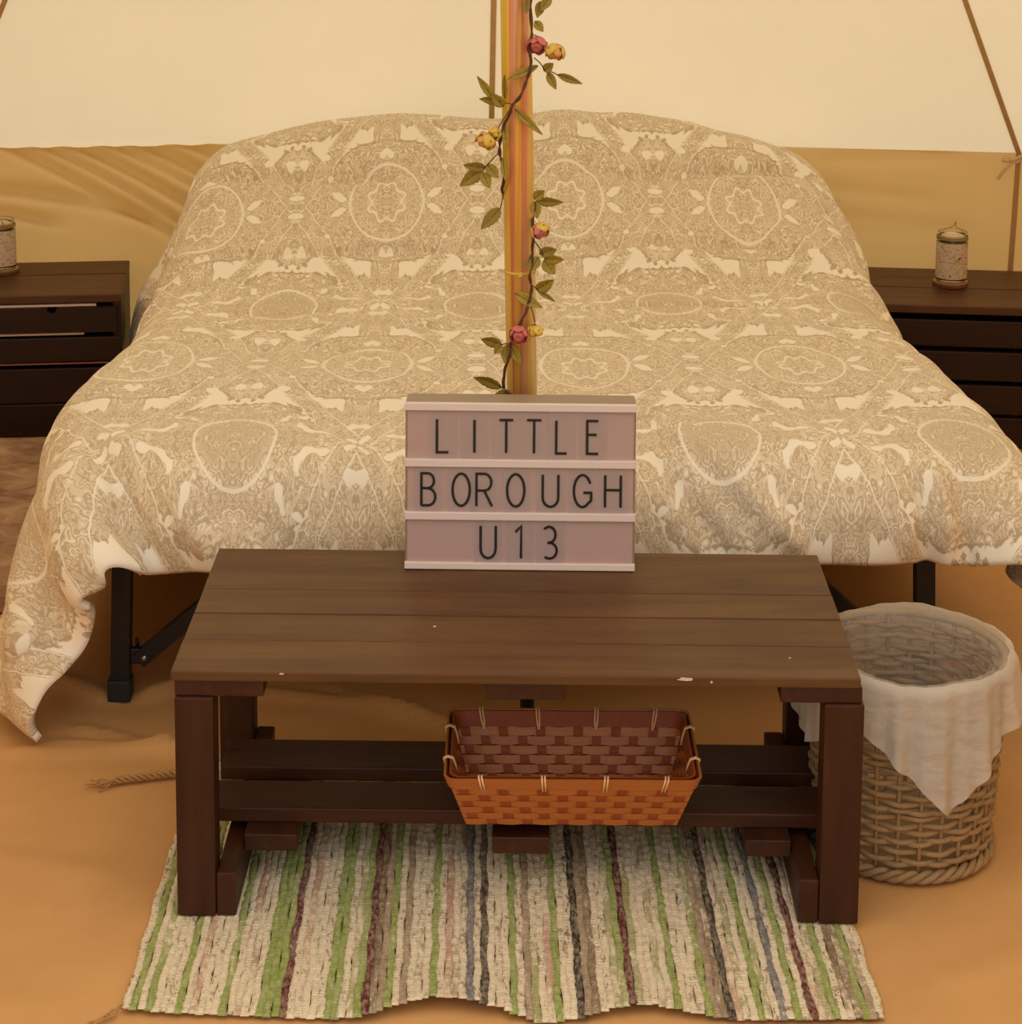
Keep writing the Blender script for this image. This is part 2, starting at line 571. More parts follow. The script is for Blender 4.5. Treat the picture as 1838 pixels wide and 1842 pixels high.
# woven bamboo strips
g = G('bamboo_strip')
co = g.coord('Object')
n1 = g.noise(g.vm('MULTIPLY', co, (14.0, 14.0, 300.0)), 1.0, 3.0)
rn = g.info('Random')
colr = g.mix(n1, (0.42, 0.115, 0.020), (0.56, 0.19, 0.036))
colr = g.mix(g.m('MULTIPLY', rn, 0.35), colr, (0.33, 0.08, 0.018))
M['bamboo'] = g.done(g.pbr(colr, 0.42, spec=0.4))
g = G('bamboo_strip_dark')
co = g.coord('Object')
n1 = g.noise(g.vm('MULTIPLY', co, (200.0, 200.0, 14.0)), 1.0, 3.0)
M['bamboo_dark'] = g.done(g.pbr(g.mix(n1, (0.24, 0.045, 0.012), (0.36, 0.078, 0.018)), 0.5, spec=0.25))
M['binding'] = plain('cane_binding', (0.80, 0.50, 0.22), 0.5, var=0.15, scale=200.0)

g = G('willow_rod')
rn = g.info('Random')
co = g.coord('Object')
n1 = g.noise(co, 60.0, 3.0, 0.6)
n2 = g.noise(co, 400.0, 2.0)
colr = g.mix(g.m('ADD', g.m('MULTIPLY', n1, 0.7), g.m('MULTIPLY', n2, 0.3)), (0.16, 0.095, 0.04), (0.46, 0.31, 0.15))
colr = g.mix(g.m('MULTIPLY', rn, 0.3), colr, (0.42, 0.24, 0.10))
M['willow'] = g.done(g.pbr(colr, 0.6, normal=g.bump(n2, 0.3, 0.001), spec=0.3))

for nm, hole0 in (('muslin', 0.72), ('muslin_double', 0.27)):
    g = G('white_' + nm)
    co = g.coord('Object')
    cl = g.noise(g.vm('MULTIPLY', co, (1.0, 1.0, 1.8)), 30.0, 3.0)
    df = g.n('ShaderNodeBsdfDiffuse')
    df.inputs['Color'].default_value = (0.86, 0.80, 0.71, 1)
    tl = g.n('ShaderNodeBsdfTranslucent')
    tl.inputs['Color'].default_value = (0.84, 0.77, 0.66, 1)
    tp = g.n('ShaderNodeBsdfTransparent')
    g.put(df.inputs['Normal'], g.bump(cl, 0.6, 0.008))
    a = g.mixsh(0.35, df.outputs[0], tl.outputs[0])
    hole = g.m('ADD', hole0 - 0.09, g.m('MULTIPLY', cl, 0.18))
    M[nm] = g.done(g.mixsh(hole, a, tp.outputs[0]))

g = G('faded_leaf')
co = g.coord('Object')
rn = g.info('Random')
n1 = g.noise(co, 160.0, 3.0)
colr = g.mix(n1, (0.36, 0.25, 0.03), (0.56, 0.42, 0.07))
colr = g.mix(g.m('MULTIPLY', rn, 0.6), colr, (0.27, 0.19, 0.03))
d = g.pbr(colr, 0.55, spec=0.3)
tl = g.n('ShaderNodeBsdfTranslucent')
g.put(tl.inputs['Color'], colr)
M['leaf'] = g.done(g.mixsh(0.25, d, tl.outputs[0]))
M['stem'] = plain('vine_stem', (0.10, 0.030, 0.014), 0.6, var=0.3, scale=90.0)
M['calyx'] = plain('calyx_brown', (0.13, 0.055, 0.012), 0.6, var=0.3, scale=200.0)
M['petal_pink'] = plain('petal_pink', (0.62, 0.16, 0.13), 0.6, var=0.35, scale=120.0)
M['petal_peach'] = plain('petal_peach', (0.74, 0.36, 0.10), 0.6, var=0.3, scale=120.0)
M['petal_yellow'] = plain('petal_yellow', (0.72, 0.47, 0.07), 0.6, var=0.3, scale=120.0)
M['petal_rose'] = plain('petal_rose', (0.70, 0.20, 0.22), 0.6, var=0.35, scale=120.0)

g = G('jar_glass')
M['glass'] = g.done(g.pbr((0.95, 0.92, 0.85), 0.06, Transmission_Weight=1.0, IOR=1.45))
g = G('printed_paper_wrap')
co = g.coord('Object')
n1 = g.noise(g.vm('MULTIPLY', co, (90.0, 90.0, 260.0)), 1.0, 3.0, 0.7)
n2 = g.noise(co, 38.0, 2.0)
n3 = g.noise(co, 70.0, 1.0)
colr = g.mix(g.step(n1, 0.50, 0.62), (0.62, 0.47, 0.34), (0.38, 0.27, 0.18))
colr = g.mix(g.step(n2, 0.60, 0.72), colr, (0.45, 0.33, 0.10))
colr = g.mix(g.step(n3, 0.72, 0.76), colr, (0.25, 0.05, 0.02))
M['paper'] = g.done(g.pbr(colr, 0.8))
M['twine'] = plain('jute_twine', (0.36, 0.22, 0.085), 0.9, var=0.3, scale=300.0)
M['wax'] = plain('candle_wax', (0.82, 0.72, 0.50), 0.5)
M['slice'] = plain('cut_wood_slice', (0.50, 0.27, 0.10), 0.7, var=0.25, scale=120.0)
M['bark'] = plain('bark', (0.16, 0.055, 0.020), 0.9, var=0.4, scale=150.0)
M['rope'] = plain('tan_cord', (0.45, 0.24, 0.085), 0.9, var=0.35, scale=300.0)
g = G('brown_fleece')
co = g.coord('Object')
n1 = g.noise(g.vm('MULTIPLY', co, (10.0, 17.0, 9.0)), 1.0, 5.0, 0.65, 0.6)
colr = g.ramp(n1, [(0.32, (0.20, 0.11, 0.065)), (0.5, (0.36, 0.22, 0.14)), (0.68, (0.50, 0.33, 0.21))])
M['fleece'] = g.done(g.pbr(colr, 0.95, normal=g.bump(n1, 0.8, 0.02), spec=0.1))
M['gap'] = plain('gap_light_and_bare_wood', (0.62, 0.52, 0.47), 0.6)  # paints the light in the drawer gaps; also bare wood of chips
M['gap_red'] = plain('red_brown_edge', (0.30, 0.085, 0.05), 0.5)

# ------------------------------------------------------------------ the tent
APEX = Vector((0.04, 3.04, 2.87))
CEN = Vector((0.04, 2.99, 0.0))
EAVE = 0.592
# eave corners, anticlockwise seen from above from the right of the door to the left of it
ring = [(1.12, 1.32), (1.58, 1.74), (1.86, 2.30), (1.98, 3.10), (1.78, 4.05), (1.258, 4.825), (0.028, 4.972),
        (-1.235, 4.815), (-1.74, 4.05), (-1.92, 3.10), (-1.80, 2.30), (-1.50, 1.74), (-1.04, 1.32)]
foot_ring = [(x * 0.985 + 0.0006, y + 0.004) for x, y in ring]


def patch(a, b, c, d, nu, nv):
    """Bilinear grid a-b along u (bottom), d-c along the top."""
    pts = []
    for j in range(nv + 1):
        v = j / nv
        for i in range(nu + 1):
            u = i / nu
            pts.append((Vector(a) * (1 - u) + Vector(b) * u) * (1 - v) + (Vector(d) * (1 - u) + Vector(c) * u) * v)
    return pts


def wall_panel(name, i0, i1, label):
    vs, fs = [], []
    for i in range(i0, i1):
        a = (*foot_ring[i], -0.005)
        b = (*foot_ring[i + 1], -0.005)
        c = (*ring[i + 1], EAVE)
        d = (*ring[i], EAVE)
        nu, nv = 110, 60
        pts = patch(a, b, c, d, nu, nv)
        nrm = (Vector(b) - Vector(a)).cross(Vector((0, 0, 1))).normalized()
        ar = np.array([tuple(q_) for q_ in pts])
        x, z = ar[:, 0], ar[:, 2]
        env = np.clip((EAVE - z) / 0.03, 0, 1) * np.clip(z / 0.05, 0, 1)
        dsp = 0.004 * vnoise(x * 5 + 3, z * 7, 4) * env
        if i == 6:      # pulled folds in the panel beside the bed
            for (x0, x1, h, w) in ((-1.16, -0.60, 0.012, 0.017), (-1.09, -0.72, 0.010, 0.013), (-1.01, -0.60, 0.014, 0.018),
                                   (-0.93, -0.55, 0.010, 0.014), (-0.86, -0.52, 0.014, 0.02), (-0.76, -0.46, 0.010, 0.018)):
                dsp += ridge(x, z, (x0, 0.63), (x1 + 0.1, 0.63 - (x1 + 0.1 - x0) * 0.62), w * 0.8, h * 2.2, 0.02)
            dsp += ridge(x, z, (-1.2, 0.50), (-0.72, 0.40), 0.016, 0.026, 0.02)
            dsp += ridge(x, z, (-1.3, 0.46), (-0.95, 0.40), 0.013, 0.022, 0.01)
        if i == 5:
            for (x0, z0, x1, z1, h) in ((0.75, 0.56, 1.15, 0.575, 0.006), (0.78, 0.50, 1.1, 0.47, 0.006), (0.72, 0.44, 1.2, 0.40, 0.007), (0.8, 0.40, 1.1, 0.385, 0.005)):
                dsp += ridge(x, z, (x0, z0), (x1, z1), 0.014, h)
        ar = ar - np.array(tuple(nrm))[None] * dsp[:, None]
        base = len(vs)
        vs += [tuple(q_) for q_ in ar]
        fs += [tuple(base + k_ for k_ in f_) for f_ in grid_faces(nv + 1, nu + 1)]
    o = mesh_obj(name, vs, fs, M['wall'], None, smooth=True)
    return tag(o, label, 'tent wall', kind='structure')


wall_panel('wall_back', 5, 7, 'low tan canvas tent wall behind the bed, creased in folds')
wall_panel('wall_right', 0, 5, 'low tan canvas tent wall on the side of the straw bin')
wall_panel('wall_left', 7, 12, 'low tan canvas tent wall on the side of the fallen duvet corner')

vs, fs = [], []
for i in range(len(ring) - 1):
    a, b = (*ring[i], EAVE - 0.004), (*ring[i + 1], EAVE - 0.004)
    pts = patch(a, b, APEX, APEX, 24, 40)
    ctr = (Vector(a) + Vector(b)) / 2
    ar = np.array([tuple(q_) for q_ in pts])
    u = np.tile(np.linspace(0, 1, 25), 41)
    v = np.repeat(np.linspace(0, 1, 41), 25)
    sag = 0.05 * np.sin(math.pi * u) * np.sin(math.pi * np.clip(v, 0, 1)) * (1 - v)
    nrm = (Vector(b) - Vector(a)).cross(APEX - Vector(a)).normalized()
    if nrm.dot(ctr - CEN) > 0:
        nrm = -nrm
    ar = ar + np.array(tuple(nrm))[None] * sag[:, None]
    base = len(vs)
    vs += [tuple(q_) for q_ in ar]
    fs += [tuple(base + k_ for k_ in f_) for f_ in grid_faces(41, 25)]
tag(mesh_obj('ceiling', vs, fs, M['roof'], None, smooth=True), 'cream canvas tent roof sloping up over the bed', 'tent roof', kind='structure')

n_trim = 0
for i in range(0, len(ring)):
    n_trim += 1
    e = Vector((*ring[i], EAVE))
    inward = (CEN - Vector((*ring[i], 0))).normalized()
    side = inward.cross(Vector((0, 0, 1))).normalized()
    path = [e + (APEX - e) * k_ for k_ in np.linspace(0, 0.96, 24)]
    n2_ = side.cross((APEX - e).normalized()).normalized()
    if n2_.dot(inward) < 0:
        n2_ = -n2_
    vv, ff = [], []
    for pt in path:
        for sx_, sn_ in ((-1, 0.001), (-1, 0.006), (1, 0.006), (1, 0.001)):
            vv.append(pt + side * (0.0062 * sx_) + n2_ * sn_)
    for k_ in range(len(path) - 1):
        for c_ in range(4):
            ff.append((k_ * 4 + c_, k_ * 4 + (c_ + 1) % 4, (k_ + 1) * 4 + (c_ + 1) % 4, (k_ + 1) * 4 + c_))
    tr_ = mesh_obj('trim_%d' % n_trim, vv, ff, M['tape'])
    tr_['kind'] = 'structure'
    lo_ = Vector((*foot_ring[i], 0.0))
    vv = []
    path = [e + (lo_ - e) * k_ for k_ in np.linspace(0, 1, 12)]
    for pt in path:
        for sx_, sn_ in ((-1, 0.001), (-1, 0.005), (1, 0.005), (1, 0.001)):
            vv.append(pt + side * (0.006 * sx_) + inward * sn_)
    ff = [f_ for f_ in ff if max(f_) < len(vv)]
    mesh_obj('wall_seam', vv, ff, M['rope'], tr_)

# floor: tan groundsheet with creases
xs = np.linspace(-1.95, 2.0, 300)
ys = np.linspace(1.0, 4.985, 310)
XX, YY = np.meshgrid(xs, ys)
ZZ = 0.0012 * vnoise(XX * 4, YY * 4, 11) + 0.0006 * vnoise(XX * 13, YY * 13, 12)
for (a, b, w, h, bd) in (((-0.70, 3.06), (-0.30, 2.98), 0.012, 0.007, 0.02), ((-0.66, 3.12), (-0.42, 3.00), 0.010, 0.007, 0.015),
                         ((-0.75, 3.04), (-0.36, 3.06), 0.014, 0.006, -0.02), ((-0.56, 3.20), (-0.36, 3.36), 0.018, 0.012, 0.0),
                         ((-0.56, 3.19), (-0.74, 3.34), 0.016, 0.010, 0.0), ((-0.42, 3.25), (-0.05, 3.12), 0.015, 0.008, 0.02),
                         ((-0.30, 3.3), (0.0, 3.08), 0.014, 0.007, 0.0), ((-0.20, 3.22), (0.1, 3.05), 0.013, 0.005, 0.0),
                         ((0.45, 3.5), (0.62, 3.30), 0.02, 0.012, 0.04), ((0.52, 3.6), (0.68, 3.36), 0.02, 0.012, -0.03),
                         ((0.60, 3.45), (0.45, 3.28), 0.02, 0.010, 0.02), ((-0.9, 2.75), (-0.45, 2.66), 0.03, 0.003, 0.02),
                         ((0.9, 3.05), (0.70, 2.6), 0.02, 0.003, 0.03), ((-0.8, 2.5), (-0.5, 2.35), 0.03, 0.003, 0.0),
                         ((0.55, 2.4), (0.9, 2.55), 0.03, 0.003, 0.02)):
    ZZ += ridge(XX, YY, a, b, w, h * 1.5, bd)
keep = np.ones_like(ZZ, bool)
vs = np.stack([XX, YY, ZZ - 0.003], -1).reshape(-1, 3)
mesh = mesh_obj('floor', vs, grid_faces(310, 300), M['floor'], None, smooth=True)
tag(mesh, 'creased tan groundsheet covering the tent floor', 'groundsheet', kind='structure')

gr = []
for k_ in range(48):
    a_ = 2 * math.pi * k_ / 48
    gr.append((14 * math.cos(a_), 3 + 14 * math.sin(a_), -0.03))
tag(mesh_obj('ground', gr, [tuple(range(48))], M['grass']), 'unseen grass ground outside the tent, added for bounced light', 'lawn', kind='structure')  # out of view, added to bounce light from below the horizon

# little ribbon tie where the seams meet above the jar
tie = thing('canvas_tie', 'small tan ribbon tied at the tent seam above the jar', 'tie', (1.232, 4.79, 0.575), 0.0)


def ribbon(name, pts, w, mat, parent, wdir=(0, 0, 1), th=0.0012):
    pts = [Vector(p_) for p_ in pts]
    wd = Vector(wdir).normalized()
    vv = []
    for i_, p_ in enumerate(pts):
        tg = (pts[min(i_ + 1, len(pts) - 1)] - pts[max(i_ - 1, 0)]).normalized()
        nn = tg.cross(wd)
        nn = nn.normalized() if nn.length > 1e-6 else Vector((0, 1, 0))
        for a_, b_ in ((-1, -1), (1, -1), (1, 1), (-1, 1)):
            vv.append(p_ + wd * (w / 2 * a_) + nn * (th / 2 * b_))
    ff = []
    for k_ in range(len(pts) - 1):
        for c_ in range(4):
            ff.append((k_ * 4 + c_, k_ * 4 + (c_ + 1) % 4, (k_ + 1) * 4 + (c_ + 1) % 4, (k_ + 1) * 4 + c_))
    ff.append((3, 2, 1, 0))
    e_ = (len(pts) - 1) * 4
    ff.append((e_, e_ + 1, e_ + 2, e_ + 3))
    return mesh_obj(name, vv, ff, mat, parent, smooth=False)


ribbon('bow_loop', [(0.0, 0, 0.004), (-0.012, -0.006, 0.012), (-0.024, -0.010, 0.011), (-0.026, -0.010, 0.004), (-0.014, -0.006, 0.001), (0, 0, 0.0)], 0.008, M['tie'], tie, (0, 0.9, 0.45))
ribbon('bow_loop', [(0.0, 0, 0.0), (0.010, -0.004, 0.010), (0.022, -0.006, 0.016), (0.026, -0.006, 0.008), (0.012, -0.004, 0.0), (0, 0, -0.002)], 0.008, M['tie'], tie, (0, 0.9, 0.45))
ribbon('ribbon_tail', [(0.002, -0.002, 0.0), (-0.010, -0.006, -0.012), (-0.022, -0.008, -0.022), (-0.034, -0.008, -0.040)], 0.009, M['tie'], tie, (0.75, 0, -0.6))
ribbon('ribbon_tail', [(0.002, -0.002, 0.0), (0.016, -0.004, 0.006), (0.032, -0.006, 0.010)], 0.009, M['tie'], tie, (0, 0.3, 1))

# ------------------------------------------------------------------ coffee table
T = thing('coffee_table', 'low dark-stained wooden table with a slatted lower shelf, standing on the rag rug', 'table', (0.0545, 2.763, 0.0055), math.atan2(-0.022, 0.879))
yl = [-0.2125, -0.1125, -0.0245, 0.0585, 0.2125]
for i in range(4):
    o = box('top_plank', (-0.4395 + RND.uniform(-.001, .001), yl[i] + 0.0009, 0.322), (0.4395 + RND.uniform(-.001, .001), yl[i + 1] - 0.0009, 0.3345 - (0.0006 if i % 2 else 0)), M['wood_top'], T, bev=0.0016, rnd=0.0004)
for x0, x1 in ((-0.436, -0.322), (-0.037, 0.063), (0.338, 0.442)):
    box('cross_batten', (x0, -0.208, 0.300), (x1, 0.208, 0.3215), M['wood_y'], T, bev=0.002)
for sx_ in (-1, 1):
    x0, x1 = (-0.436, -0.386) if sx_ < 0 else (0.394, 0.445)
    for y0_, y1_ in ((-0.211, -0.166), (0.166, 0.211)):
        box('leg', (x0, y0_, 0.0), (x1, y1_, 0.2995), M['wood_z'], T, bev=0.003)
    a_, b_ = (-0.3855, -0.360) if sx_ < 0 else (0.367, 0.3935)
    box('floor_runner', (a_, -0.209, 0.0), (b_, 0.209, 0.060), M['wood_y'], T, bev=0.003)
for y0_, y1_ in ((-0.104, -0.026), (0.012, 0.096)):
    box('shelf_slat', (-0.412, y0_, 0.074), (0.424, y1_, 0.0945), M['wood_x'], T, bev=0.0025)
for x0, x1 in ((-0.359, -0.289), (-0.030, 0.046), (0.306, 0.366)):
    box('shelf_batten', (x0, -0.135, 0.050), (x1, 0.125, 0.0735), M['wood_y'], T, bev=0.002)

# bare wood showing where the stain is chipped
for (x_, y_, z_, a_, b_, c_) in ((0.216, -0.2130, 0.3325, 0.0095, 0.0007, 0.0022), (0.249, -0.2130, 0.329, 0.0016, 0.0006, 0.0016), (-0.110, -0.062, 0.3340, 0.0020, 0.0018, 0.0008),
                                 (0.356, -0.150, 0.3345, 0.0016, 0.0012, 0.0005), (-0.298, -0.2128, 0.3335, 0.003, 0.0007, 0.001)):
    vv, ff = [], []
    for i_ in range(9):
        t_ = 2 * math.pi * i_ / 9
        r_ = 1 + 0.25 * math.sin(i_ * 2.7)
        vv.append((a_ * r_ * math.cos(t_), (b_ if b_ > 0.001 else 0) * r_ * math.sin(t_) - (b_ if b_ <= 0.001 else 0), (c_ * r_ * math.sin(t_) if b_ <= 0.001 else c_)))
        vv.append((vv[-1][0], vv[-1][1] + (0.001 if b_ <= 0.001 else 0), vv[-1][2] - (0 if b_ <= 0.001 else 0.001)))
    ff = [tuple(range(0, 18, 2)), tuple(range(1, 18, 2))[::-1]] + [(2 * i_, 2 * i_ + 1, (2 * i_ + 3) % 18, (2 * i_ + 2) % 18) for i_ in range(9)]
    o = mesh_obj('chipped_spot', vv, ff, M['gap'], T)
    o.location = (x_, y_, z_)

# ------------------------------------------------------------------ rag rug
def front_edge(x):
    return float(np.interp(x, [-0.423, -0.370, -0.289, -0.222, -0.136, -0.097, -0.057, -0.017, 0.030, 0.077, 0.123, 0.164, 0.212, 0.257, 0.316, 0.402, 0.49],
                           [2.360, 2.352, 2.348, 2.343, 2.338, 2.352, 2.361, 2.359, 2.350, 2.333, 2.338, 2.349, 2.354, 2.344, 2.335, 2.334, 2.338]))


def rug_lift(x):
    return float(np.interp(x, [-0.43, -0.30, -0.17, -0.10, -0.05, 0.0, 0.05, 0.08, 0.13, 0.19, 0.24, 0.30, 0.42, 0.50],
                           [0.004, 0.002, 0.002, 0.012, 0.018, 0.016, 0.006, 0.0, 0.004, 0.013, 0.010, 0.003, 0.004, 0.002]))


RUG = thing('rag_rug', 'striped cotton rag rug in cream, green and maroon under the wooden table', 'rug', (0.035, 2.66, 0.0), 0.0)
NS = 102
GREEN, BROWN, MAROON, SLATE, PINK, DARK, TAUPE, CREAM, OLIVE = ((0.27, 0.33, 0.075), (0.22, 0.135, 0.075), (0.13, 0.018, 0.022), (0.16, 0.15, 0.17),
                                                        (0.52, 0.28, 0.20), (0.05, 0.033, 0.025), (0.36, 0.25, 0.16), (0.78, 0.68, 0.52), (0.34, 0.33, 0.12))
seq = []
basic = [(CREAM, 0.0), (BROWN, 0.55), (GREEN, 0.85), (CREAM, 0.0), (TAUPE, 0.8), (PINK, 0.6), (CREAM, 0.2), (GREEN, 0.95), (CREAM, 0.0), (BROWN, 0.75), (OLIVE, 0.6), (TAUPE, 0.55), (CREAM, 0.1), (BROWN, 0.4)]
r2 = random.Random(21)
for i in range(NS):
    seq.append(basic[(i * 5 + r2.randrange(3)) % len(basic)])
for fr_, c_ in ((0.018, (GREEN, 0.9)), (0.075, (GREEN, 1.0)), (0.135, (GREEN, 0.9)), (0.19, (GREEN, 0.95)), (0.215, (MAROON, 1.0)), (0.265, (GREEN, 1.0)), (0.318, (MAROON, 1.0)),
                (0.33, (BROWN, 0.9)), (0.41, (GREEN, 0.9)), (0.455, (SLATE, 0.9)), (0.475, (DARK, 0.8)), (0.51, (GREEN, 1.0)), (0.575, (GREEN, 0.95)), (0.605, (DARK, 1.0)), (0.66, (GREEN, 0.8)),
                (0.672, (MAROON, 1.0)), (0.73, (GREEN, 1.0)), (0.77, (GREEN, 0.8)), (0.80, (DARK, 0.95)), (0.835, (GREEN, 1.0)), (0.872, (SLATE, 1.0)), (0.883, (GREEN, 0.9)), (0.908, (MAROON, 1.0)), (0.935, (GREEN, 0.9)), (0.965, (BROWN, 0.7))):
    seq[min(NS - 1, int(fr_ * NS))] = c_
NL = 120
for i in range(NS):
    w = 0.915 / NS
    u_ = (i + 0.5) / NS
    col_, mot_ = seq[i]
    vv = []
    ph = r2.uniform(0, 9)
    xs_f = -0.424 + 0.915 * u_
    for k_ in range(NL + 1):
        tt = k_ / NL
        yf = front_edge(xs_f) + r2.uniform(-0.0005, 0.0005) - 0.0015 * math.sin(i * 2.1)
        y_ = yf + (3.0 - yf) * tt
        xc = xs_f + 0.010 * (tt - 0.1) * (0.5 - u_) + 0.0013 * math.sin(tt * 37 + ph) + r2.uniform(-0.0006, 0.0006)
        lift = rug_lift(xs_f) * max(0.0, 1 - tt * 6.0) ** 1.5
        hh = 0.0034 * (1 + 0.22 * math.sin(tt * 210 + ph * 3) + r2.uniform(-0.2, 0.2))
        if tt < 0.012 or tt > 0.99:
            hh *= 0.75
        ww = w * (0.61 + r2.uniform(-0.05, 0.05))
        for j_ in range(7):
            a_ = math.pi * j_ / 6
            vv.append((xc - math.cos(a_) * ww - 0.035, y_ - 2.66, 0.0010 + lift + math.sin(a_) * hh))
    ff = grid_faces(NL + 1, 7)
    ff += [tuple(range(7))[::-1], tuple(NL * 7 + j_ for j_ in range(7))]
    ff += [(k_ * 7, (k_ + 1) * 7, (k_ + 1) * 7 + 6, k_ * 7 + 6) for k_ in range(NL)]
    o = mesh_obj('rag_strip', vv, ff, M['rag'], RUG, smooth=True)
    o.color = (*col_, mot_)
for i in range(5):       # loose fringe at the near corner
    pts = [(-0.424 - 0.035 - 0.004 * k_ - 0.002 * i, 2.362 - 2.66 - 0.0045 * k_ + 0.006 * math.sin(k_ * 1.3 + i * 1.7) - 0.002 * i, 0.003 + 0.003 * abs(math.sin(k_ * 1.1 + i))) for k_ in range(11)]
    tube('corner_fringe', pts, 0.0011, M['rope'], RUG, sides=5)

# ------------------------------------------------------------------ light box sign
LB = thing('light_box_sign', 'white cinema light box spelling LITTLE BOROUGH U13, standing on the wooden table', 'sign', (0.0605, 2.903, 0.3405), math.radians(-1.6))
TI = Matrix.Rotation(math.radians(-3.0), 4, 'X')
LW, LH, LD = 0.330, 0.243, 0.055


def lb(o):
    o.matrix_basis = TI @ o.matrix_basis
    return o


lb(box('case', (-LW / 2, 0.002, 0.0), (LW / 2, LD, LH), M['case'], LB, bev=0.004, seg=3))
lb(box('front_panel', (-LW / 2 + 0.003, 0.0005, 0.004), (LW / 2 - 0.003, 0.003, LH - 0.004), M['acrylic'], LB, bev=0.0008, seg=1))
rails = [(0.0, 0.010), (0.0725, 0.0840), (0.1500, 0.1615), (0.2320, 0.2432)]
for z0, z1 in rails:
    lb(box('rail', (-LW / 2 - 0.0005, -0.004, z0), (LW / 2 + 0.0005, 0.004, z1), M['white'], LB, bev=0.0014, seg=2))


def arc(cx_, cy_, rx_, ry_, a0, a1, n=14):
    return [(cx_ + rx_ * math.cos(math.radians(a0 + (a1 - a0) * k_ / n)), cy_ + ry_ * math.sin(math.radians(a0 + (a1 - a0) * k_ / n))) for k_ in range(n + 1)]


GLY = {
    'L': [[(0, 1), (0, 0), (1, 0)]],
    'I': [[(0.5, 0), (0.5, 1)]],
    'T': [[(0, 1), (1, 1)], [(0.5, 1), (0.5, 0)]],
    'E': [[(1, 1), (0, 1), (0, 0), (1, 0)], [(0, 0.58), (0.85, 0.58)]],
    'B': [[(0, 0), (0, 1), (0.45, 1)] + arc(0.45, 0.77, 0.45, 0.23, 90, -90)[1:] + [(0, 0.54)], [(0.45, 0.54)] + arc(0.45, 0.27, 0.55, 0.27, 90, -90)[1:] + [(0, 0)]],
    'O': [arc(0.5, 0.5, 0.5, 0.5, 90, 450, 32)],
    'R': [[(0, 0), (0, 1), (0.5, 1)] + arc(0.5, 0.74, 0.45, 0.26, 90, -90)[1:] + [(0, 0.48)], [(0.5, 0.48), (1, 0)]],
    'U': [[(0, 1), (0, 0.3)] + arc(0.5, 0.3, 0.5, 0.3, 180, 360)[1:] + [(1, 1)]],
    'G': [arc(0.5, 0.5, 0.5, 0.5, 28, 345, 30)[:-3] + [(1, 0.2), (1, 0.45), (0.55, 0.45)]],
    'H': [[(0, 0), (0, 1)], [(1, 0), (1, 1)], [(0, 0.54), (1, 0.54)]],
    '1': [[(0, 0.82), (0.75, 1), (0.75, 0)]],
    '3': [[(0.05, 0.93)] + arc(0.42, 0.75, 0.45, 0.25, 110, -90) + [(0.3, 0.5)], [(0.42, 0.5)] + arc(0.45, 0.25, 0.52, 0.25, 90, -130)],
}


def stroke(name, lines_, w, mat, parent, y=-0.0012, th=0.0005):
    vv, ff = [], []
    for ln in lines_:
        n = len(ln)
        cl_ = (Vector(ln[0]) - Vector(ln[-1])).length < 1e-5
        b0 = len(vv)
        for i_ in range(n):
            p_ = Vector(ln[i_])
            pr = Vector(ln[i_ - 1]) if i_ > 0 else (Vector(ln[-2]) if cl_ else None)
            nx_ = Vector(ln[i_ + 1]) if i_ < n - 1 else (Vector(ln[1]) if cl_ else None)
            d1 = (p_ - pr).normalized() if pr is not None else (nx_ - p_).normalized()
            d2 = (nx_ - p_).normalized() if nx_ is not None else d1
            tt = (d1 + d2)
            tt = tt.normalized() if tt.length > 1e-6 else d1
            nn = Vector((-tt.y, tt.x))
            k_ = 1.0 / max(0.55, nn.dot(Vector((-d1.y, d1.x))))
            for s_ in (1, -1):
                q_ = p_ + nn * (s_ * w / 2 * k_)
                vv.append((q_.x, y, q_.y))
                vv.append((q_.x, y + th, q_.y))
        for i_ in range(n - 1):
            a_, b_ = b0 + i_ * 4, b0 + (i_ + 1) * 4
            ff += [(a_, a_ + 2, b_ + 2, b_), (a_ + 1, b_ + 1, b_ + 3, a_ + 3), (a_, b_, b_ + 1, a_ + 1), (a_ + 2, a_ + 3, b_ + 3, b_ + 2)]
        ff += [(b0, b0 + 1, b0 + 3, b0 + 2), (b0 + (n - 1) * 4, b0 + (n - 1) * 4 + 2, b0 + (n - 1) * 4 + 3, b0 + (n - 1) * 4 + 1)]
    return mesh_obj(name, vv, ff, mat, parent)


ROWS = [
    (0.1710, 0.2190, 0.0015, 418.0, [('L', 787, 808), ('I', 846, 864), ('T', 900, 925), ('T', 950, 976), ('L', 1003, 1022), ('E', 1059, 1079)]),
    (0.0930, 0.1400, 0.001, 414.0, [('B', 759, 784), ('O', 815, 846), ('R', 858, 886), ('O', 913, 944), ('U', 977, 1005), ('G', 1033, 1064), ('H', 1089, 1117)]),
    (0.0168, 0.0638, 0.001, 411.0, [('U', 865, 892), ('1', 927, 941), ('3', 977, 1002)]),
]
tile_r = random.Random(5)
for z0, z1, sl, pxw, letters in ROWS:
    for ch, a_, b_ in letters:
        x0, x1 = (a_ - 729.5) / pxw * LW - LW / 2, (b_ - 729.5) / pxw * LW - LW / 2
        xm = (x0 + x1) / 2
        tw = 0.040
        tile = box('letter_tile', (xm - tw / 2, -0.0008, z0 - 0.010), (xm + tw / 2, -0.0003, z1 + 0.012), M['film'], LB, bev=0)
        tile.rotation_euler = (math.radians(tile_r.uniform(-1.2, 1.2)), 0, math.radians(tile_r.uniform(-1.2, 1.2)))
        tc = tile.location.copy()
        lb(tile)
        ls = [[(x0 + px_ * (x1 - x0) - tc.x, z0 + py_ * (z1 - z0) - tc.z) for px_, py_ in ln] for ln in GLY[ch]]
        stroke('letter', ls, 0.0036, M['ink'], tile, y=-0.0009)

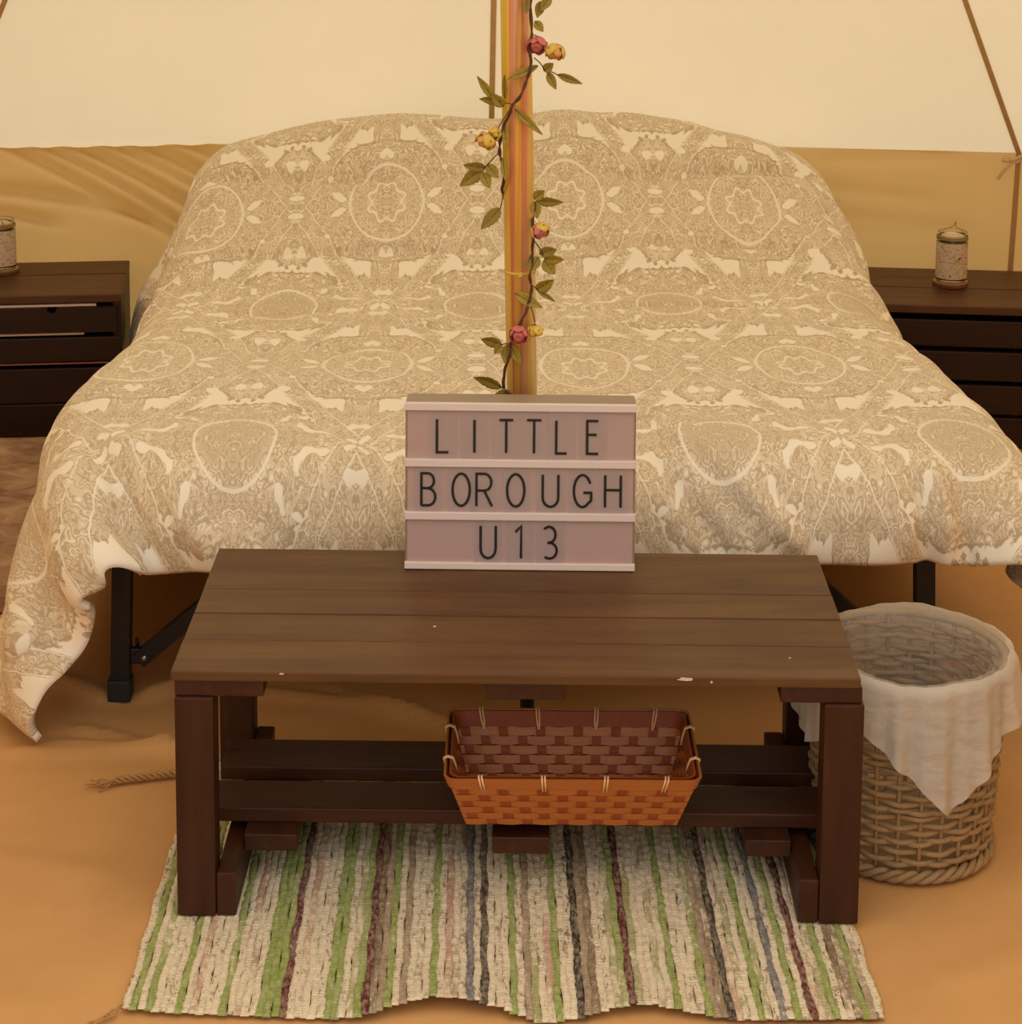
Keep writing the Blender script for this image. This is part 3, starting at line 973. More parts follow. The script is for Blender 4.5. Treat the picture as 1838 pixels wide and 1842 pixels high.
# ------------------------------------------------------------------ tent pole
POLE = thing('tent_pole', 'gold-coloured metal tent pole behind the light box, wound with a flower garland', 'pole', (0.066, 3.045, 0.0), 0.0)
lean = Vector((-0.0235, 0.0, 1.0))
pb, pt = 0.30, 2.84


def pole_at(z):
    return Vector((lean.x * (z - 0.52), 0, z))


def straight(name, z0, z1, r_, mat, n=3, sides=28):
    a_ = pole_at(z0)
    ax_ = (pole_at(z1) - a_)
    vv, ff = tube_geo([a_ + ax_ * (k_ / n) for k_ in range(n + 1)], r_, sides)
    return mesh_obj(name, vv, ff, mat, POLE, smooth=True)


straight('upper_tube', pb, pt, 0.0226, M['pole'])
straight('lower_spigot', 0.012, pb, 0.0108, M['black'])
lathe('foot_plate', [(0.020, 0.0), (0.020, 0.004), (0.0125, 0.012), (0.0, 0.012)], M['rubber'], POLE, loc=(pole_at(0)[0], 0, 0.0))
straight('cable_tie', 0.7435, 0.7475, 0.0236, M['petal_yellow'], 1)
tie_lock = box('tie_lock', (-0.003, -0.0268, 0.7420), (0.003, -0.0230, 0.7490), M['petal_yellow'], POLE, bev=0.0006, seg=1)
tie_lock.location.x += pole_at(0.745).x

# ------------------------------------------------------------------ flower garland
GAR = thing('flower_garland', 'artificial rose-bud garland with olive leaves twined round the tent pole', 'garland', (0.0, 0.0, 0.0), 0.0)
STEM= [(0.0737, 3.02, 1.1709), (0.0724, 3.02, 1.1412), (0.0743, 3.02, 1.104), (0.0696, 3.018, 1.0849), (0.073, 3.02, 1.0668), (0.0707, 3.017, 1.0437), (0.0659, 3.014, 1.0319), (0.058, 3.012, 1.0111), (0.0468, 3.012, 0.9996), (0.0437, 3.014, 0.9854), (0.0343, 3.02, 0.968), (0.0304, 3.024, 0.9435), (0.0289, 3.026, 0.9267), (0.0338, 3.024, 0.9114), (0.0356, 3.026, 0.8888), (0.0344, 3.045, 0.8641), (0.0439, 3.075, 0.8411), (0.0687, 3.075, 0.8353), (0.0788, 3.045, 0.8268), (0.0784, 3.024, 0.8148), (0.0792, 3.02, 0.8008), (0.0778, 3.019, 0.7752), (0.0747, 3.017, 0.7482), (0.0765, 3.018, 0.7304), (0.075, 3.017, 0.7106), (0.0694, 3.014, 0.6938), (0.0613, 3.012, 0.6758), (0.0582, 3.012, 0.6565), (0.0485, 3.013, 0.647), (0.0454, 3.014, 0.6282), (0.0399, 3.019, 0.6039), (0.0368, 3.023, 0.5747), (0.0474, 3.014, 0.569), (0.0573, 3.012, 0.5612)]
LEAVES= [((0.0674, 3.016, 1.1545), (0.0666, 3.008, 1.1329), 0.0073), ((0.0882, 3.016, 1.1498), (0.0818, 3.008, 1.1266), 0.0089), ((0.1009, 3.016, 1.1579), (0.0865, 3.008, 1.1362), 0.0089), ((0.0788, 3.016, 1.1207), (0.0907, 3.008, 1.1065), 0.0081), ((0.0923, 3.016, 1.048), (0.1056, 3.008, 1.0606), 0.0089), ((0.0979, 3.016, 1.0464), (0.11, 3.008, 1.0225), 0.0081), ((0.1124, 3.016, 1.0432), (0.1476, 3.008, 1.0308), 0.0073), ((0.0842, 3.016, 1.0561), (0.0393, 3.008, 1.0368), 0.0073), ((0.0203, 3.016, 1.007), (-0.004, 3.008, 1.0414), 0.0073), ((0.0348, 3.016, 1.0022), (-0.0006, 3.008, 1.0082), 0.0089), ((0.0348, 3.016, 0.9956), (0.017, 3.008, 1.0164), 0.0105), ((0.0364, 3.016, 1.0071), (0.0352, 3.008, 1.0441), 0.0048), ((0.0502, 3.016, 0.9925), (0.0913, 3.008, 0.9557), 0.0073), ((0.0047, 3.016, 0.9038), (-0.0282, 3.008, 0.8798), 0.0137), ((0.0048, 3.016, 0.8989), (0.0154, 3.008, 0.8767), 0.0097), ((0.0112, 3.016, 0.9104), (0.0274, 3.008, 0.8924), 0.0105), ((0.0096, 3.016, 0.9055), (-0.0235, 3.008, 0.911), 0.0097), ((0.035, 3.016, 0.9728), (0.04, 3.008, 0.9367), 0.0065), ((0.0337, 3.016, 0.9204), (0.0387, 3.008, 0.8858), 0.0056), ((0.0794, 3.016, 0.8596), (0.0945, 3.008, 0.8737), 0.0097), ((0.0827, 3.016, 0.8572), (0.1221, 3.008, 0.8566), 0.0097), ((0.0803, 3.016, 0.8563), (0.0843, 3.008, 0.8325), 0.0105), ((0.0309, 3.016, 0.8462), (0.0027, 3.008, 0.8165), 0.0121), ((0.0883, 3.016, 0.7776), (0.1131, 3.008, 0.7863), 0.0105), ((0.0965, 3.016, 0.771), (0.1238, 3.008, 0.7714), 0.0105), ((0.0948, 3.016, 0.7693), (0.111, 3.008, 0.7489), 0.0121), ((0.0867, 3.016, 0.7735), (0.0753, 3.008, 0.7537), 0.0105), ((0.0777, 3.016, 0.7784), (0.0679, 3.008, 0.757), 0.0048), ((0.0838, 3.016, 0.7242), (0.1095, 3.008, 0.7414), 0.0129), ((0.0855, 3.016, 0.7234), (0.1122, 3.008, 0.708), 0.0048), ((0.0529, 3.016, 0.7183), (0.0936, 3.008, 0.6988), 0.0105), ((0.0339, 3.016, 0.6402), (0.0036, 3.008, 0.6516), 0.0105), ((0.0339, 3.016, 0.6419), (0.0233, 3.008, 0.629), 0.0089), ((0.0437, 3.016, 0.6411), (0.0388, 3.008, 0.6147), 0.0113), ((0.0461, 3.016, 0.6411), (0.0625, 3.008, 0.6131), 0.0089), ((0.0343, 3.016, 0.5752), (-0.0068, 3.008, 0.5935), 0.0113), ((0.0466, 3.016, 0.5693), (0.0212, 3.008, 0.5641), 0.0105), ((0.082, 3.016, 0.56), (0.0933, 3.008, 0.5575), 0.0081)]
BUDS= [((0.0823, 3.015, 1.0854), 0.0129, 0), ((0.108, 3.012, 1.0754), 0.0137, 1), ((0.0086, 3.014, 0.9444), 0.0137, 1), ((0.0222, 3.014, 0.9567), 0.0089, 2), ((0.0896, 3.016, 0.8117), 0.0129, 3), ((0.0587, 2.998, 0.6604), 0.0129, 0), ((0.0826, 3.01, 0.6622), 0.0113, 2)]
SPRIGS= [((0.0727, 3.02, 1.1024), (0.0976, 3.016, 1.0885)), ((0.0778, 3.02, 1.0676), (0.0939, 3.016, 1.0488)), ((0.094, 3.02, 1.0482), (0.1133, 3.016, 1.0416)), ((0.047, 3.02, 0.9983), (0.034, 3.016, 1.0005)), ((0.0341, 3.02, 0.9999), (0.0203, 3.016, 1.007)), ((0.0462, 3.02, 0.9967), (0.0238, 3.016, 0.9597)), ((0.0304, 3.02, 0.9426), (0.0142, 3.016, 0.9482)), ((0.0289, 3.02, 0.9286), (0.0047, 3.016, 0.903)), ((0.0766, 3.02, 0.824), (0.0827, 3.016, 0.8563)), ((0.0341, 3.02, 0.8693), (0.0309, 3.016, 0.8462)), ((0.0801, 3.02, 0.7974), (0.0965, 3.016, 0.7702)), ((0.0766, 3.02, 0.7299), (0.0847, 3.016, 0.7242)), ((0.0727, 3.02, 0.7073), (0.0826, 3.016, 0.6748)), ((0.047, 3.02, 0.6416), (0.0339, 3.016, 0.641)), ((0.0376, 3.02, 0.5807), (0.0343, 3.016, 0.5752)), ((0.0775, 3.02, 0.8157), (0.0814, 3.016, 0.8208))]



def spline(pts, per=6):
    out = []
    P_ = [Vector(p_) for p_ in pts]
    for i_ in range(len(P_) - 1):
        p0, p1, p2, p3 = P_[max(i_ - 1, 0)], P_[i_], P_[i_ + 1], P_[min(i_ + 2, len(P_) - 1)]
        for k_ in range(per):
            t_ = k_ / per
            out.append(0.5 * ((2 * p1) + (p2 - p0) * t_ + (2 * p0 - 5 * p1 + 4 * p2 - p3) * t_ * t_ + (3 * p1 - p0 - 3 * p2 + p3) * t_ ** 3))
    out.append(P_[-1])
    return out


st_pts = [(a_, b_ - 0.005, c_) for a_, b_, c_ in STEM]
sp = spline(st_pts)
tube('vine', sp, [0.0019 + 0.0006 * math.sin(k_ * 0.9) for k_ in range(len(sp))], M['stem'], GAR, sides=7)
tube('vine', [q_ + Vector((0.0022 * math.sin(k_ * 0.55), -0.002 + 0.001 * math.cos(k_ * 0.55), 0.001)) for k_, q_ in enumerate(sp)], 0.0011, M['stem'], GAR, sides=5)
for a_, b_ in SPRIGS:
    a_, b_ = Vector(a_) + Vector((0, -0.004, 0)), Vector(b_)
    mid = (a_ + b_) / 2 + Vector((0.001, -0.003, 0.002))
    tube('sprig', spline([a_, mid, b_], 4), 0.0008, M['stem'], GAR, sides=5)


def leaf(base, tip, w, k):
    base, tip = Vector(base), Vector(tip)
    ax_ = tip - base
    ln = ax_.length
    ax_.normalize()
    view = Vector((0.15 * math.sin(k * 2.3), -1.0, 0.35 * math.cos(k * 1.7)))
    sd = ax_.cross(view).normalized()
    nm = sd.cross(ax_).normalized()
    vv, ff = [], []
    n, mth = 12, 7
    for i_ in range(n + 1):
        u_ = i_ / n
        prof = (math.sin(math.pi * u_ ** 0.85)) ** 0.8 * (1 - 0.25 * u_) * 1.12 if 0 < u_ < 1 else 0.02
        prof *= 1 + 0.06 * math.sin(u_ * 34)
        for j_ in range(mth):
            v_ = (j_ / (mth - 1) - 0.5) * 2
            p_ = base + ax_ * (ln * u_) + sd * (w * 0.62 * prof * v_)
            p_ += nm * (0.22 * w * abs(v_) * prof - 0.10 * ln * math.sin(math.pi * u_) * (0.5 + 0.5 * math.sin(k * 3.1)) + 0.03 * w * math.sin(u_ * 22 + j_))
            vv.append(p_ - base)
    ff = grid_faces(n + 1, mth)
    o = mesh_obj('leaf', vv, ff, M['leaf'], GAR, smooth=True)
    o.location = base
    so = o.modifiers.new('thick', 'SOLIDIFY')
    so.thickness = 0.0005
    tube('midrib', [tuple(ax_ * (ln * t_) + nm * (-0.10 * ln * math.sin(math.pi * t_) * (0.5 + 0.5 * math.sin(k * 3.1))) ) for t_ in np.linspace(0, 0.92, 7)], [0.0007 * (1 - 0.7 * t_) for t_ in np.linspace(0, 1, 7)], M['stem'], o, sides=5)


for k, (a_, b_, w_) in enumerate(LEAVES):
    leaf(a_, b_, w_ * 1.3, k)


def bud(c, r_, kind, k):
    c = Vector(c)
    inner, outer = [(M['petal_pink'], M['petal_pink']), (M['petal_peach'], M['petal_yellow']), (M['petal_yellow'], M['petal_yellow']), (M['petal_rose'], M['petal_yellow'])][kind]
    dirs = [Vector((-0.2, -0.75, -0.55)), Vector((-0.2, -0.35, -0.9)), Vector((-0.5, -0.3, -0.8)), Vector((-0.6, -0.3, -0.6)), Vector((0.35, -0.5, -0.7)), Vector((-0.1, -0.85, -0.4)), Vector((0.1, -0.25, -0.95))]
    ax_ = dirs[k % len(dirs)].normalized()          # the bud opens along this axis
    e1 = ax_.orthogonal().normalized()
    e2 = ax_.cross(e1)

    def at(a, rr, h):
        return e1 * (math.cos(a) * rr) + e2 * (math.sin(a) * rr) + ax_ * h
    vv, seg = [], 18
    prof = [(0.02, -0.85), (0.45, -0.75), (0.74, -0.35), (0.78, 0.05), (0.62, 0.45), (0.36, 0.62), (0.2, 0.45), (0.02, 0.40)]
    for rr, h in prof:
        for s_ in range(seg):
            a = 2 * math.pi * s_ / seg + h * 0.8
            vv.append(at(a, rr * r_ * (1 + 0.08 * math.sin(3 * a)), h * r_))
    o = mesh_obj('rose_bud', vv, grid_faces(len(prof), seg, True), inner, GAR, smooth=True)
    o.location = c
    for q_ in range(6):
        a0 = 2 * math.pi * q_ / 6 + k
        lay = 1.0 + 0.10 * (q_ % 2)
        vv = []
        for i_ in range(7):
            h = -0.85 + 1.45 * i_ / 6
            for j_ in range(7):
                v_ = (j_ - 3) / 3
                rr = lay * math.sqrt(max(0.05, 1 - (h * 0.95) ** 2)) * (1.0 + (0.14 * max(0, h) ** 1.5 if h > 0 else 0)) + 0.03
                wid = 0.72 * math.sin(math.pi * min(1, 0.15 + 0.75 * i_ / 6)) + 0.1
                drop = 0.16 * abs(v_) ** 2.5 * (i_ / 6)
                vv.append(at(a0 + v_ * wid, rr * r_, (h - drop) * r_))
        pe = mesh_obj('petal', vv, grid_faces(7, 7), outer if q_ % 2 else inner, o, smooth=True)
        so = pe.modifiers.new('thick', 'SOLIDIFY')
        so.thickness = 0.0004
    for q_ in range(5):
        a0 = 2 * math.pi * q_ / 5
        vv = []
        for i_ in range(6):
            u_ = i_ / 5
            h = -1.0 + 0.95 * u_
            rr = 0.15 + 1.0 * math.sin(u_ * 1.35)
            for s_ in (-1, 0, 1):
                vv.append(at(a0 + s_ * 0.42 * (1 - u_) ** 0.7, (rr + 0.06) * r_, h * r_))
        mesh_obj('sepal', vv, grid_faces(6, 3), M['calyx'], o, smooth=True)


for k, (c_, r_, kd) in enumerate(BUDS):
    bud(c_, r_, kd, k)

# ------------------------------------------------------------------ bed
BED = thing('folding_bed', 'black metal folding bed frame with a mattress under the patterned duvet', 'bed', (0.075, 4.0, 0.0), 0.0)
BY = 4.0
box('mattress', (-0.665, -0.825, 0.2755), (0.665, 0.83, 0.378), M['mattress'], BED, bev=0.045, seg=4)
for sx_ in (-1, 1):
    box('side_rail', (sx_ * 0.655 - 0.0145, -0.80, 0.246), (sx_ * 0.655 + 0.0145, 0.82, 0.2745), M['black'], BED, bev=0.002)
for y_ in (-0.80, -0.27, 0.27, 0.79):
    box('cross_rail', (-0.64, y_, 0.246), (0.64, y_ + 0.028, 0.2745), M['black'], BED, bev=0.002)
for k_ in range(11):
    box('mesh_wire', (-0.60 + k_ * 0.12 - 0.003, -0.77, 0.2685), (-0.60 + k_ * 0.12 + 0.003, 0.79, 0.2745), M['black'], BED, bev=0)


def bed_leg(x, y, splay):
    d = Vector((splay, 0, -0.246))
    top = Vector((x, y, 0.246))
    h = 0.0148
    vv = []
    for t_ in (0.0, 1.0):
        c_ = top + d * t_
        for a_, b_ in ((-h, -h), (h, -h), (h, h), (-h, h)):
            vv.append((c_.x + a_, c_.y + b_, c_.z))
    o = mesh_obj('leg', vv, [(0, 1, 5, 4), (1, 2, 6, 5), (2, 3, 7, 6), (3, 0, 4, 7), (3, 2, 1, 0), (4, 5, 6, 7)], M['black'], BED)
    box('foot_cap', (x + splay - 0.0185, y - 0.0185, 0.0), (x + splay + 0.0185, y + 0.0185, 0.036), M['rubber'], o, bev=0.004)
    return o


for sx_ in (-1, 1):
    for y_ in (-0.785, 0.79):
        lo_ = bed_leg(sx_ * 0.637, y_, sx_ * 0.008)
        # folding brace and its bracket
        xb = sx_ * 0.601
        box('bracket', (min(xb, sx_ * 0.628), y_ - 0.008, 0.060), (max(xb, sx_ * 0.628), y_ + 0.004, 0.086), M['black'], lo_, bev=0.002)
        tube('bracket_pin', [(sx_ * 0.617, y_, 0.085), (sx_ * 0.617, y_, 0.100)], 0.003, M['black'], lo_, sides=8)
        a_, b_ = Vector((sx_ * 0.614, y_ - 0.002, 0.066)), Vector((sx_ * 0.40, y_ - 0.002, 0.250))
        ax_ = (b_ - a_).normalized()
        nn = Vector((0, 1, 0)).cross(ax_)
        vv = []
        for p_ in (a_, b_):
            for q_, w_ in ((-0.0125, -0.010), (0.0125, -0.010), (0.0125, 0.010), (-0.0125, 0.010)):
                vv.append(p_ + nn * q_ + Vector((0, w_, 0)))
        br = mesh_obj('brace', vv, [(0, 1, 5, 4), (1, 2, 6, 5), (2, 3, 7, 6), (3, 0, 4, 7), (3, 2, 1, 0), (4, 5, 6, 7)], M['black'], BED)
        tube('bolt', [(sx_ * 0.604, y_ - 0.0115, 0.074), (sx_ * 0.604, y_ - 0.018, 0.074)], 0.0045, M['bolt'], br, sides=10)

# ------------------------------------------------------------------ duvet: a sheet dropped over the mattress and pillows
def mattress_top(x,y):
    f=np.interp(y,[0,4.19,4.31,4.43,4.50,4.57,4.66,4.74,4.81,6],[0,0,.045,.115,.15,.195,.235,.24,.21,.21])
    u=np.abs((x-.075)/.72)
    g=np.clip(1-.42*u**2.6,.2,1)
    # two pillows side by side, shallow valley between
    g=g*(1-.05*np.exp(-((x-.08)/.06)**2))
    return .385+1.13*f*g
def simulate_duvet(h=.0245, steps=90, iters=9, seed=3):
    rng=np.random.default_rng(seed)
    cx=.075; hx=hx0=.70; y0,y1=3.14,4.81; cy=(y0+y1)/2; hy=(y1-y0)/2; r=.075; thk=.02
    sx0,sx1=-.985,1.09     # cloth extent across (world x if flat)
    L=1.94                  # cloth length
    nx=int(round((sx1-sx0)/h))+1; ny=int(round(L/h))+1
    sx=np.linspace(sx0,sx1,nx); t=np.arange(ny)*h      # t from the head (0) to the foot
    # lay rows along the profile over the pillow: param by arclength
    yy=np.linspace(5.0,2.2,2801); zz=np.where(yy>y0,mattress_top(np.full_like(yy,cx),yy),.385); 
    al=np.concatenate([[0],np.cumsum(np.hypot(np.diff(yy),np.diff(zz)))])
    st=.13
    Yr=np.interp(t+st,al,yy)
    X,Yg=np.meshgrid(sx,Yr)          # rows = t
    Yg=Yg+.020*np.clip((X+.1)/.6,0,1)   # the foot hem rides a little higher towards the bin
    Z=np.where((Yg>y0)&(np.abs(X-cx)<hx),mattress_top(X,Yg),mattress_top(np.clip(X,cx-hx,cx+hx),np.maximum(Yg,y0)))+thk+.01
    P=np.stack([X,Yg,Z],-1)+rng.normal(0,.0015,(ny,nx,3))
    V=np.zeros_like(P)
    cons=[]
    def sl(d):  # pairs offset (dy,dx), rest length, stiffness
        return d
    offs=[((0,1),h,1.0),((1,0),h,1.0),((1,1),h*2**.5,.5),((1,-1),h*2**.5,.5),((0,2),2*h,.25),((2,0),2*h,.25),((0,4),4*h,.10),((4,0),4*h,.10)]
    def batches(dy,dx):
        out=[]
        n=max(dy,abs(dx))
        for k in range(2):
            if dy==0:
                idx=np.arange(nx-dx); m=((idx//dx)%2==k); i=idx[m]; out.append((np.s_[:,i],np.s_[:,i+dx]))
            else:
                idx=np.arange(ny-dy); m=((idx//dy)%2==k); i=idx[m]
                if dx==0: out.append((np.s_[i,:],np.s_[i+dy,:]))
                elif dx>0: out.append((np.ix_(i,np.arange(nx-dx)),np.ix_(i+dy,np.arange(dx,nx))))
                else: out.append((np.ix_(i,np.arange(-dx,nx)),np.ix_(i+dy,np.arange(nx+dx))))
        return out
    B=[(a,b,r0,k) for (o,r0,k) in offs for a,b in batches(*o)]
    dt=.02
    def collide(P,Pold):
        x,y,z=P[...,0],P[...,1],P[...,2]
        wf=np.clip((4.25-y)/.85,0,1); wf=wf*wf*(3-2*wf)
        hx=hx0+np.where(x>cx,.095,.072*np.clip((y-3.14)/.3,.5,1))*wf
        zt=mattress_top(np.clip(x,cx-hx,cx+hx),np.clip(y,y0,y1))
        q=np.stack([np.abs(x-cx)-hx+r,np.abs(y-cy)-hy+r,z-zt+r],-1)
        qp=np.maximum(q,0); ln=np.linalg.norm(qp,axis=-1)
        d=ln+np.minimum(q.max(-1),0)-r
        hit=d<thk
        inside=ln<1e-9
        n=qp/np.maximum(ln,1e-9)[...,None]
        am=q.argmax(-1); n2=np.eye(3)[am]
        n=np.where(inside[...,None],n2,n)
        n=n*np.stack([np.sign(x-cx),np.sign(y-cy),np.ones_like(z)],-1)
        corr=n*np.where(hit,thk-d,0)[...,None]
        P=P+corr
        # friction
        mv=P-Pold; tang=mv-n*(mv*n).sum(-1,keepdims=True)
        P=P-np.where(hit[...,None],tang*.5,0)
        # floor
        fl=P[...,2]<.012
        P[...,2]=np.where(fl,.012,P[...,2])
        P[...,:2]=np.where(fl[...,None],P[...,:2]*.5+Pold[...,:2]*.5,P[...,:2])
        # table / pole side: keep behind y=3.03
        P[...,0]=np.where((P[...,1]>4.38)&(P[...,2]<.34),np.minimum(P[...,0],.822),P[...,0])   # the bedside stand
        P[...,1]=np.where((P[...,0]>-.40)&(P[...,0]<.52),np.maximum(P[...,1],3.03),P[...,1])
        return P
    # the low corner was set down by hand: ease it to its place on the groundsheet
    pins=[(ny-1,0,(-.662,3.030,.016)),(ny-1,5,(-.613,3.02,.128)),(ny-1,10,(-.562,3.035,.238)),(ny-1,13,(-.505,3.065,.230)),(ny-1,16,(-.435,3.09,.222)),(ny-5,0,(-.745,3.075,.03)),(ny-9,0,(-.82,3.16,.06)),(ny-5,5,(-.69,3.0,.16))]
    for s in range(steps):
        Pold=P.copy()
        V[...,2]-=1.6*dt
        V*=.93 if s<steps*.7 else .85
        P=P+V*dt
        for it in range(iters):
            for a,b,r0,k in B:
                pa,pb=P[a],P[b]
                d=pb-pa; l=np.sqrt((d*d).sum(-1)); 
                e=(l-r0)/np.maximum(l,1e-9)*.5*k
                if r0>1.5*h: e=np.minimum(e,0)  # bending: resist folding only
                c=d*e[...,None]
                P[a]=pa+c; P[b]=pb-c
            if it%2==1: P=collide(P,Pold)
        P=collide(P,Pold)
        if s>30:
            for (i,j,q) in pins: P[i,j]=P[i,j]*.6+np.array(q)*.4
        V=(P-Pold)/dt
        sp=np.linalg.norm(V,axis=-1,keepdims=True); V*=np.minimum(1,2.0/np.maximum(sp,1e-9))
    return P,sx,t



def up2(A):
    """Double a grid by midpoint insertion and smooth it once (cubic B-spline like)."""
    def one(B):
        n_ = B.shape[0]
        out = np.empty((2 * n_ - 1,) + B.shape[1:])
        out[0::2] = B
        out[1::2] = (B[:-1] + B[1:]) / 2
        out[2:-2:2] = (B[:-2] + 6 * B[1:-1] + B[2:]) / 8
        return out
    return one(one(A).swapaxes(0, 1)).swapaxes(0, 1)


P, sxs, ts = simulate_duvet()
U0, V0 = np.meshgrid(sxs, ts)
P = up2(up2(P))
UV = up2(up2(np.stack([U0, V0], -1)))
du = np.gradient(P, axis=1)
dv = np.gradient(P, axis=0)
N = np.cross(du, dv)
N /= np.maximum(np.linalg.norm(N, axis=-1, keepdims=True), 1e-9)
if N[P.shape[0] // 2, P.shape[1] // 2, 2] < 0:
    N = -N
uu, tv = UV[..., 0], UV[..., 1]
L_ = ts[-1]
inside = np.clip((uu - sxs[0]) / 0.10, 0, 1) * np.clip((sxs[-1] - uu) / 0.10, 0, 1) * np.clip((L_ - tv) / 0.07, 0, 1)
puff = 0.020 * np.sqrt(np.clip(inside, 0, 1))
puff += 0.009 * vnoise(uu * 5.5 + 20, tv * 6.5, 31) * inside + 0.004 * vnoise(uu * 15, tv * 19, 32) * inside
foot = np.clip((tv - (L_ - 0.34)) / 0.2, 0, 1)
puff += foot * 0.009 * vnoise((uu + tv * 0.8) * 11, (uu * 0.3 - tv) * 4, 33) * inside
for (a, b, w, h, bd) in (((-0.62, 0.30), (-0.12, 0.385), 0.020, -0.024, 0.02), ((0.25, 0.385), (0.72, 0.30), 0.018, -0.026, 0.02), ((-0.15, 0.40), (0.3, 0.37), 0.02, -0.014, 0.0),
                         ((-0.65, 0.62), (0.1, 0.60), 0.016, -0.017, 0.01), ((0.0, 0.63), (0.7, 0.60), 0.015, -0.016, -0.01),
                         ((-0.65, 0.76), (-0.05, 0.775), 0.012, 0.007, 0.01), ((-0.1, 0.90), (0.65, 0.88), 0.014, -0.015, 0.01), ((-0.6, 0.93), (0.0, 0.92), 0.014, -0.007, 0.0),
                         ((-0.3, 1.02), (0.6, 1.06), 0.014, 0.006, 0.0), ((-0.6, 1.18), (0.1, 1.20), 0.02, -0.006, 0.0),
                         ((0.24, 1.56), (0.46, 1.83), 0.020, 0.016, 0.01), ((0.27, 1.66), (0.52, 1.93), 0.018, 0.016, 0.01), ((0.22, 1.70), (0.40, 1.95), 0.016, -0.012, 0.0), ((0.20, 1.58), (0.40, 1.76), 0.014, -0.012, 0.0),
                         ((-0.30, 1.55), (-0.12, 1.80), 0.022, -0.010, 0.0), ((-0.62, 1.66), (-0.50, 1.93), 0.016, -0.022, 0.0), ((-0.56, 1.70), (-0.40, 1.92), 0.018, 0.014, 0.0),
                         ((0.66, 1.80), (0.70, 1.97), 0.012, -0.014, 0.0), ((0.73, 1.78), (0.76, 1.97), 0.012, -0.014, 0.0), ((0.695, 1.78), (0.73, 1.97), 0.012, 0.012, 0.0)):
    puff += ridge(uu, tv, a, b, w, h, bd)
P = P + N * puff[..., None]
P[..., 2] = np.maximum(P[..., 2], 0.012)
P[..., 1] = np.minimum(P[..., 1], 4.955 - 0.122 * np.abs(P[..., 0] - 0.028) - 0.035)   # stays clear of the tent wall
P[..., 0] = np.where((P[..., 1] > 4.40) & (P[..., 2] < 0.35), np.minimum(P[..., 0], 0.842), P[..., 0])
nr_, nc_ = P.shape[:2]
ctr = np.array([0.075, 4.0, 0.0])
DUV = mesh_obj('duvet', (P - ctr).reshape(-1, 3), [f_[::-1] for f_ in grid_faces(nr_, nc_)], M['duvet'], None, smooth=True, uv=(UV + np.array([0.192, 0.36])).reshape(-1, 2))
DUV.location = tuple(ctr)
nz = np.array([0.0, 0.0, 0.0])
so = DUV.modifiers.new('thick', 'SOLIDIFY')
so.thickness = 0.012
so.offset = -1.0
tag(DUV, 'beige and cream damask-print duvet spread over the bed and its pillows', 'duvet')

